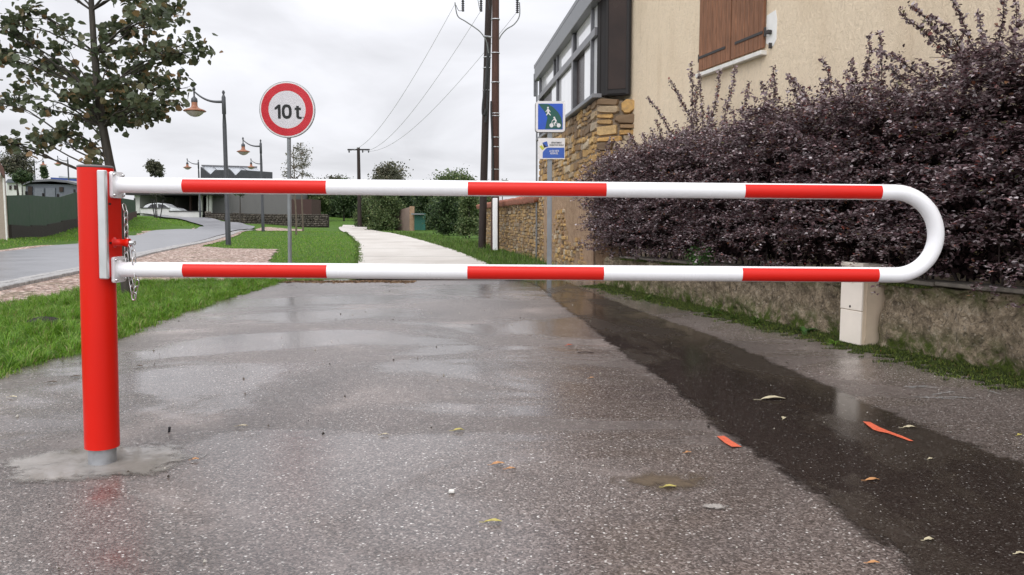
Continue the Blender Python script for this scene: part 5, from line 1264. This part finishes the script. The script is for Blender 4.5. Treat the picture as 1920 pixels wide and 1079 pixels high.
mb = MB(); quadwall(mb, 235, 400, 345, 345, 366, MBY-4, 14); part(mb, 'carport_roof', M['frame'], bd)
mb = MB(); quadwall(mb, 262, 396, 362, 362, 408, MBY+7, 0.2); part(mb, 'carport_back_wall', M['darkopen'], bd)
for a, b, Y_, d_ in ((252,262,MBY-3,9),(372,378,MBY-2,.4),(387,390,MBY-2,.4),(392,395.5,MBY-2,.4)): mb = MB(); quadwall(mb, a, b, 350, 350, 404, Y_, d_); part(mb, 'pillar', M['palewall'], bd)
mb = MB(); quadwall(mb, 355, 358, 362, 362, 404, MBY-1, 0.3); part(mb, 'brown_pillar', M['rustbrown'], bd)
mb = MB(); quadwall(mb, 546, 584, 374, 374, 420, MBY-8, 4); tag(mb.build('brown_cabin', M['rustbrown']), 'dark brown boxy cabin behind the stone wall and young trees', 'cabin')
mb = MB(); quadwall(mb, 263, 316, 391, 391, 408, 80, 0.3); quadwall(mb, 316.2, 377, 397, 397, 414, 79, 0.3)
tag(mb.build('white_low_wall', M['palewall']), 'low white rendered wall in front of the parked car', 'wall')
mb = MB(); quadwall(mb, 316.2, 377, 395.6, 395.6, 397, 78.9, 0.5); quadwall(mb, 263, 316, 389.4, 389.8, 391, 79.9, 0.5); tag(mb.build('wall_rail', M['frame']), 'thin dark coping rail on top of the white low wall', 'rail')
# silver car
cb = D(298, 84); ccx = P(300, 390, 84); car = thing('parked_car', 'silver hatchback parked under the carport behind the white wall', 'car', cb)
cz0 = P(300, 409, 84).z; Lc = 4.3; xo = P(264, 390, 84).x
def cpz(x, z): return Vector((xo + x, 84, cz0 + z))
prof = [(0.0,0.55),(0.02,0.95),(0.25,1.12),(0.55,1.38),(1.0,1.55),(1.9,1.62),(2.6,1.50),(3.2,1.15),(3.9,1.02),(4.35,0.80),(4.42,0.45),(4.2,0.25),(0.3,0.25)]
mb = MB(); mb.prism([cpz(x, z) for x, z in prof], (0,1.65,0)); cbod = part(mb, 'body', M['carpaint'], car)
mb = MB(); mb.prism([cpz(x, z)+Vector((0,-0.015,0)) for x, z in [(0.75,1.12),(1.1,1.44),(1.75,1.52),(1.78,1.12)]], (0,0.01,0)); part(mb, 'rear_side_window', M['carglass'], car)
mb = MB(); mb.prism([cpz(x, z)+Vector((0,-0.015,0)) for x, z in [(1.88,1.12),(1.86,1.52),(2.5,1.42),(2.98,1.12)]], (0,0.01,0)); part(mb, 'front_side_window', M['carglass'], car)
for x in (0.85, 3.55):
    mb = MB(); mb.lathe(cpz(x, 0.32)+Vector((0,-0.02,0)), [(0.32,-0.2),(0.33,0.0),(0.22,0.01)], 20, FX); wl = part(mb, 'wheel', M['tyre'], car); mb = MB(); mb.lathe(cpz(x, 0.32)+Vector((0,-0.02,0)), [(0.2,0.011),(0.05,0.02)], 16, FX); part(mb, 'rim', M['alu'], wl)
# grey stone wall
fw = thing('dry_stone_wall', 'long low grey-brown stone wall in front of the grey building', 'wall', D(490, 75))
qa, qb = D(386, 78), D(615, 71.5); za = P(386, 399, 78).z; zb_ = P(615, 403, 71.5).z
mb = MB(); mb.prism([qa-Vector((0,0,0.3)), qb-Vector((0,0,0.3)), Vector((qb.x,qb.y,zb_-0.03)), Vector((qa.x,qa.y,za-0.03))], (0,0.5,0)); part(mb, 'core', M['soil'], fw)
mb = MB(); u_ = Vector((qb.x-qa.x, qb.y-qa.y, 0)); stones(mb, Vector((qa.x,qa.y,0)), u_, Vector((u_.y,-u_.x,0)), u_.length, 0.3, 1.75, 0.12, 0.26, 0.2, 0.6, 0.09, 0.05, mask=lambda s_, z_: z_ < za + (zb_-za)*s_/u_.length); part(mb, 'stones', M['greystone'], fw)
# pink shed with green gate at the path
YK = 64
ps = thing('path_shed', 'small pinkish shed wall beside the path among the bushes', 'shed', D(755, YK))
mb = MB(); ga, gb2 = D(739, YK+3), D(770, YK)
mb.prism([ga, gb2, Vector((gb2.x, gb2.y, P(770,388,YK).z)), Vector((ga.x, ga.y, P(739,397,YK+3).z))], (0.1,0.3,0)); part(mb, 'wall', M['pinkwall'], ps)
mb = MB(); quadwall(mb, 768, 776, 387, 387, 435, YK-0.1, 0.5); part(mb, 'pier', M['oldrender'], ps)
mb = MB(); quadwall(mb, 771, 795, 400, 401, 403, YK-1, 1.2); part(mb, 'lean_to_roof', M['fascia'], ps)
mb = MB()
for k in range(9): quadwall(mb, 777+2.3*k, 779+2.3*k, 400, 400, 432, YK-0.6, 0.05)
tag(mb.build('green_gate', M['greengate']), 'narrow green gate beside the pinkish shed', 'gate')

# ------------------------------------------------------------------ trees and bushes in the distance
def far(name, label, cat, px, py_base, Y, py_top, wpx, n, ls, mat, nb=22, bark='bark', low=-0.5, ybot=None, group=None, tw=3, rrf=0.28):
    b = D(px, Y); top = P(px, py_top, Y).z; hgt = top-b.z; Rx = wpx/2/F_PX*Y; bot = P(px, ybot if ybot else py_base, Y).z
    bot = max(bot, b.z+0.1); cz_ = (top+bot)/2; Rz = (top-bot)/2
    if low <= -1: n = int(n*1.9); nb = int(nb*1.5)
    bl_ = shell_blobs((b.x, b.y, cz_), (Rx*0.85, Rx*0.75, Rz*0.9), nb, min(Rx,Rz)*rrf, low)
    return tree(name, label, cat, b, hgt*0.75, bl_, max(0.03, hgt*0.02), ls, n, M[mat], M[bark], group=group, lower=max(0.05, (bot-b.z)/hgt), twigs=tw, spread=0.6)
far('round_tree', 'round-topped dark tree rising above the beam right of the distant T pole', 'tree', 730, 425, 92, 309, 92, 9000, 0.26, 'leaf_grey', 34)
far('round_tree', 'broad green tree showing above the beam left of the leaning power pole', 'tree', 850, 425, 60, 324, 100, 9000, 0.17, 'leaf_mid', 34, ybot=420)
far('laurel_bush', 'large dark leafy bush beside the path left of the power poles', 'bush', 838, 440, 47, 352, 62, 8000, 0.12, 'leaf_dark', 30, ybot=440, low=-1)
far('laurel_bush', 'lighter green bush touching the foot of the leaning power pole', 'bush', 880, 440, 40, 360, 50, 5000, 0.10, 'leaf_mid', 22, ybot=440, low=-1)
far('willow_bush', 'tall grey-green bush right of the path bend', 'bush', 722, 436, 66, 350, 70, 9000, 0.15, 'leaf_mid', 30, ybot=436, low=-1)
far('willow_bush', 'low feathery shrub nearest the far bend of the path', 'bush', 685, 437, 74, 375, 44, 5000, 0.15, 'leaf_mid', 20, ybot=435, low=-1)
far('willow_bush', 'dark shrub directly left of the pinkish shed', 'bush', 752, 420, 72, 352, 50, 5000, 0.16, 'leaf_dark', 20, ybot=418, low=-1)
far('willow_bush', 'dark shrub filling the gap between the green gate and the big laurel', 'bush', 800, 436, 68, 350, 50, 6000, 0.16, 'leaf_dark', 20, ybot=432, low=-1)
far('field_tree', 'dark spreading tree left of the distant T pole, behind the stone wall end', 'tree', 645, 420, 100, 338, 80, 9000, 0.25, 'leaf_dark', 30, ybot=412)
far('field_tree', 'sparse pale tree tops above the beam between the saplings and the T pole', 'tree', 630, 420, 125, 326, 80, 3800, 0.24, 'leaf_grey', 36, ybot=380)
far('field_tree', 'olive tree behind the brown cabin', 'tree', 598, 420, 98, 352, 46, 5000, 0.22, 'leaf_mid', 20, ybot=408)
far('field_tree', 'dark tree right behind the distant T pole', 'tree', 682, 420, 105, 345, 55, 6000, 0.25, 'leaf_dark', 24, ybot=415)
far('field_tree', 'dark tree between the round-topped tree and the broad green tree', 'tree', 785, 420, 100, 346, 70, 6000, 0.24, 'leaf_dark', 24, ybot=410)
far('field_tree', 'green treetops just left of the power poles', 'tree', 905, 420, 72, 335, 50, 4500, 0.18, 'leaf_mid', 20, ybot=410)
far('field_tree', 'thin treetop showing right of the brown power pole', 'tree', 942, 420, 62, 333, 26, 700, 0.13, 'leaf_grey', 12, ybot=372)
far('fir_tree', 'conical fir tree standing above the beam between the post and the third lamp', 'tree', 295, 400, 112, 296, 28, 2600, 0.28, 'leaf_grey', 26, ybot=345)
far('cypress', 'slim dark cypress above the grey shed', 'tree', 87, 400, 100, 309, 9, 4000, 0.2, 'leaf_dark', 26, ybot=345, rrf=0.5)
far('bare_tree', 'half-bare tree rising behind the fence beside the left house', 'tree', 36, 420, 50, 272, 62, 3500, 0.12, 'leaf_grey', 40, ybot=352, tw=6)
far('garden_shrub', 'rounded shrub under the half-bare tree behind the fence', 'bush', 44, 400, 48, 318, 44, 3500, 0.11, 'leaf_dark', 18, ybot=348)
far('young_tree', 'small round-crowned young tree in front of the grey building', 'tree', 451, 413, 74, 338, 28, 1800, 0.16, 'leaf_dark', 14, ybot=378)
def sapling(label, px, py, Y, top, wpx, n):
    b = D(px, Y); bl_ = []
    for k in range(26):
        t = random.random(); yy = top + (352-top)*t; hw_ = wpx/2*(0.25+0.75*t); bl_.append((P(px+random.uniform(-hw_,hw_), yy, Y+random.uniform(-1,1)*hw_/F_PX*Y), (0.28,0.28,0.14), 1))
    tree('sapling', label, 'tree', b, P(px,top,Y).z-b.z, bl_, 0.055, 0.10, n, M['leaf_grey'], M['barkl'], 'young staked trees on the lawn', lower=0.35, twigs=3, spread=0.55)
sapling('thin young tree on the lawn, just right of the 10t sign pole', 555, 442, 46, 276, 60, 650)
sapling('second thin young tree, farther right of the 10t sign pole', 568, 437, 53, 268, 50, 600)
# young tree with dark stakes
b = D(295, 72); root = thing('staked_tree', 'young tree held by three dark splayed stakes on the left lawn', 'tree', b)
mb = MB(); mb.tube([b, b+Vector((0,0,3.2))], [0.05,0.02], 8); part(mb, 'trunk', M['bark'], root)
for a in (0.2, 2.3, 4.4):
    mb = MB(); d = Vector((math.cos(a), math.sin(a), 0)); mb.tube([b+d*0.22, b+d*0.60+Vector((0,0,2.0))], 0.045, 6); part(mb, 'stake', M['frame'], root)
cc = np.array(b)+np.array([0,0,3.0])+RNG.normal(size=(500,3))*np.array([.35,.35,.35]); V, Q = leaves(cc, RNG.normal(size=(500,3)), RNG.uniform(.08,.14,500), .7); np_part('crown', V, Q, M['leaf_grey'], root)
# wooded strip closing the horizon, far behind everything
def ridge(name, x0, x1, Y, hgt, n, mat, dens=0.5):
    x = RNG.uniform(x0, x1, n); t = RNG.uniform(0, 1, n)
    hh = np.array([hgt*(0.75+0.6*mnoise.noise(Vector((a*0.05, Y, 0)))+0.25*mnoise.noise(Vector((a*0.25, Y, 4)))) for a in x])
    cc = np.stack([x, Y+RNG.uniform(-4,4,n)*Y/170, Hn(x, np.full(n, Y))+hh*t], 1); V, Q = leaves(cc, RNG.normal(size=(n,3)), RNG.uniform(.6,1.1,n)*min(1, Y/170+0.0)*0.8, .8); return kind(np_mesh(name, V, Q, mat), 'stuff')
ridge('distant_wood', -110, 60, 170, 5.0, 30000, M['leaf_grey'])
ridge('distant_hedgerow', -30, 3, 112, 3.9, 22000, M['leaf_dark'])
ridge('path_side_thicket', -12.5, -2.2, 76, 2.9, 9000, M['leaf_mid'])

# ------------------------------------------------------------------ leaves and marks on the lane
M['gl'] = [simple('fallen_leaf_%s' % n, c, 0.5, var=0.2, scale=60) for n, c in (('yellow',(0.42,0.36,0.10)),('orange',(0.45,0.22,0.09)),('brown',(0.09,0.06,0.04)),('pale',(0.50,0.44,0.30)),('red',(0.5,0.10,0.05)))]
def fallen(px, py, wpx, asp, ci, ang, label):
    p = GF(px, py); L_ = wpx/F_PX*p.y; m = MB(); d = Vector((math.cos(ang), math.sin(ang), 0)); s_ = Vector((-d.y, d.x, 0)); n = 8; vs = []
    for k in range(n+1):
        t = k/n; ww = L_*asp*math.sin(math.pi*min(0.98, 0.04+0.94*t))**0.8; z = 0.010+L_*0.05*math.sin(math.pi*t)*random.uniform(.7,1.2)
        c = p + d*(L_*(t-0.5)) + Vector((0,0,z)); up_ = ww*0.16
        vs += [c-s_*ww/2+Vector((0,0,up_+random.uniform(0,.003))), c, c+s_*ww/2+Vector((0,0,up_+random.uniform(0,.003)))]
    fs = []
    for k in range(n): fs += [(3*k,3*k+1,3*k+4,3*k+3),(3*k+1,3*k+2,3*k+5,3*k+4)]
    m.add(vs, fs, True); e = p - d*(L_*0.5) + Vector((0,0,0.010)); m.tube([e, e - d*L_*0.3 + s_*L_*0.05], 0.0012, 5)
    tag(m.build('fallen_leaf', M['gl'][ci], loc=tuple(p)), label, 'leaf', 'leaves fallen on the wet asphalt')
for a in [(1450,752,48,0.35,3,0.1,'long pale curled leaf lying on the dark asphalt strip'),(1706,806,26,0.4,3,0.0,'pale leaf right of the long orange paint stroke'),(1636,905,28,0.4,1,0.1,'tan leaf below the orange stroke on the dark strip'),
          (1742,1018,22,0.5,3,0.2,'cream leaf near the bottom of the dark strip'),(934,875,26,0.55,1,0.3,'left one of the two tan leaves together mid-lane'),(958,884,20,0.5,1,0.1,'right and smaller one of the two tan leaves mid-lane'),
          (860,811,22,0.5,0,0.2,'small yellow-green leaf alone in the lane centre'),(1256,918,26,0.45,0,0.1,'olive yellow leaf on the brown stained patch'),(1290,853,14,0.5,1,0.3,'small orange leaf left of the short orange paint mark'),
          (925,984,34,0.35,0,0.1,'dull olive leaf nearest the bottom centre of the picture'),(1068,650,12,0.6,4,0.3,'reddish leaf on the grey lane above the small twig'),(1110,712,12,0.5,1,0.3,'small tan leaf below the twig'),
          (1655,662,13,0.7,4,0.4,'red leaf in the moss right of the beige box'),(262,690,14,0.5,2,0.0,'dark leaf just right of the red post near the grass'),(98,720,18,0.4,2,0.2,'dark brown leaf left of the red post'),
          (24,748,16,0.4,3,0.0,'pale leaf close to the left border of the picture'),(143,709,14,0.5,2,0.3,'dark leaf touching the left side of the red post'),(722,819,16,0.4,3,0.2,'pale curled leaf left of the lane centre'),
          (1638,1062,24,0.4,1,0.0,'brown leaf at the bottom edge on the dark strip'),(47,662,10,0.9,1,0.5,'orange leaf in the grass left of the red post'),(455,803,20,0.35,3,0.1,'tan leaf between the red post and lane centre'),
          (366,866,14,0.6,1,0.4,'faint orange leaf right of the post foot'),(1912,820,14,0.5,0,0.4,'yellow leaf at the right border near the moss'),(1745,865,10,0.7,3,0.2,'tiny pale leaf in the middle of the dark strip'),(1912,1044,18,0.5,3,0.1,'pale leaf in the lower right corner'),
          (1470,788,16,0.6,3,1.0,'crumpled tan leaf below the long pale curled leaf')]:
    fallen(*a)
def stainm():
    m = NM('pale_stain'); m.set(color=m.ramp(m.noise(120, 4, 0.7), [(0.3,(0.16,0.14,0.125)), (0.6,(0.42,0.39,0.36))]), rough=0.6); c_ = GF(1338, 954); feather(m, (c_.x, c_.y), 0.05, 0.03, 0.5, 1.1, 40, 1.6); return m.m
def mark(pts, mat, name, label, cat, off=0.0125, jit=0.004):
    ring = [GF(*p) for p in pts]; o = sheet(name, ring, mat, off, 0.02, jit); return tag(o, label, cat)
mm_ = NM('mud_film'); mm_.set(color=mm_.ramp(mm_.noise(90,4,0.7), [(0.3,(0.06,0.045,0.03)),(0.7,(0.17,0.125,0.085))]), rough=0.35)
c_ = GF(1250, 905); feather(mm_, (c_.x, c_.y), 0.26, 0.14, 0.1, 1.0, 9, 2.2)
kind(sheet('mud_film', [Vector((c_.x+0.3*math.cos(a), c_.y+0.17*math.sin(a), 0)) for a in np.linspace(0, 6.28, 40, endpoint=False)], mm_.m, 0.0068, 0.05), 'structure')
mark([(1344,823),(1358,822),(1372,832),(1391,843),(1372,843),(1358,835)], M['orange'], 'paint_mark', 'short orange paint stroke on the edge of the dark strip', 'paint mark')
mark([(1618,795),(1632,796),(1650,806),(1664,812),(1690,822),(1712,832),(1705,832),(1664,817),(1648,814),(1636,810)], M['orange'], 'paint_mark', 'long thin orange paint stroke across the dark strip', 'paint mark')
for i, (x0, y0, x1, y1) in enumerate([(1695,728,1760,730),(1715,748,1795,752),(1745,744,1790,738),(1760,748,1830,750),(1850,736,1875,742),(1705,731,1740,726)]):
    mark([(x0,y0),(x0*.6+x1*.4,y0*.6+y1*.4-1.0),(x1,y1),(x1,y1+0.9),(x0*.6+x1*.4,y0*.6+y1*.4+0.6),(x0,y0+1.2)], M['whitemark'], 'chalk_scribble', ('upper long', 'lower long', 'slanting middle', 'lower right', 'rightmost short', 'upper left short')[i]+' pale scribble stroke on asphalt near the low wall', 'paint mark')
mark([(1290,945),(1340,938),(1385,945),(1385,965),(1335,972),(1290,968)], stainm(), 'pale_stain', 'pale dried stain patch in the lower right of the lane', 'stain', 0.010)
p = GF(1098, 664); mb = MB(); mb.tube([p+Vector((-0.06,0,0.012)), p+Vector((0,0.01,0.015)), p+Vector((0.06,-0.01,0.012))], 0.004, 6); tag(mb.build('twig', M['twig'], loc=tuple(p)), 'short dark twig lying on the lane near the strip edge', 'twig')
p = GF(847, 927); mb = MB(); mb.box(p+Vector((0,0,0.012)), (0.022,0.02,0.012), None, 0.003); tag(mb.build('paper_scrap', M['sill'], loc=tuple(p)), 'small white scrap lying left of the two tan leaves', 'scrap')
p = GF(317, 812); mb = MB(); mb.tube([p+Vector((0,0,0.004)), p+Vector((0.004,0,0.03))], 0.006, 6); tag(mb.build('dark_stub', M['black'], loc=tuple(p)), 'tiny dark stub upright on the asphalt right of the post foot', 'debris')
# loose grit on the asphalt
n = 1500; x = RNG.uniform(-3.5, 3.3, n); y = RNG.uniform(1.5, 12.5, n); k = inpoly(x, y, [tuple(q[:2]) for q in lane]); x, y = x[k], y[k]; n = len(x); s_ = RNG.uniform(0.0015, 0.005, n)*np.clip(RNG.exponential(0.8, n), 0.5, 2.2)
T4 = np.array([[1,0,-.3],[-.6,.8,-.3],[-.5,-.9,-.3],[0,0,.8]])
V = (T4[None]*s_[:,None,None]); ang = RNG.uniform(0,6.28,n); ca2, sa2 = np.cos(ang)[:,None], np.sin(ang)[:,None]
V = np.stack([V[:,:,0]*ca2-V[:,:,1]*sa2+x[:,None], V[:,:,0]*sa2+V[:,:,1]*ca2+y[:,None], V[:,:,2]+0.009], 2).reshape(-1,3); b = np.arange(n)*4
M['grit'] = leafmat('grit', [(0,(0.02,0.015,0.012)), (0.5,(0.10,0.08,0.06)), (0.8,(0.3,0.27,0.22)), (1,(0.55,0.52,0.47))], 0.8, 0.0)
kind(np_mesh('loose_grit', V, np.concatenate([np.stack([b,b+1,b+3],1),np.stack([b+1,b+2,b+3],1),np.stack([b+2,b,b+3],1)]), M['grit'], tri=True), 'stuff')
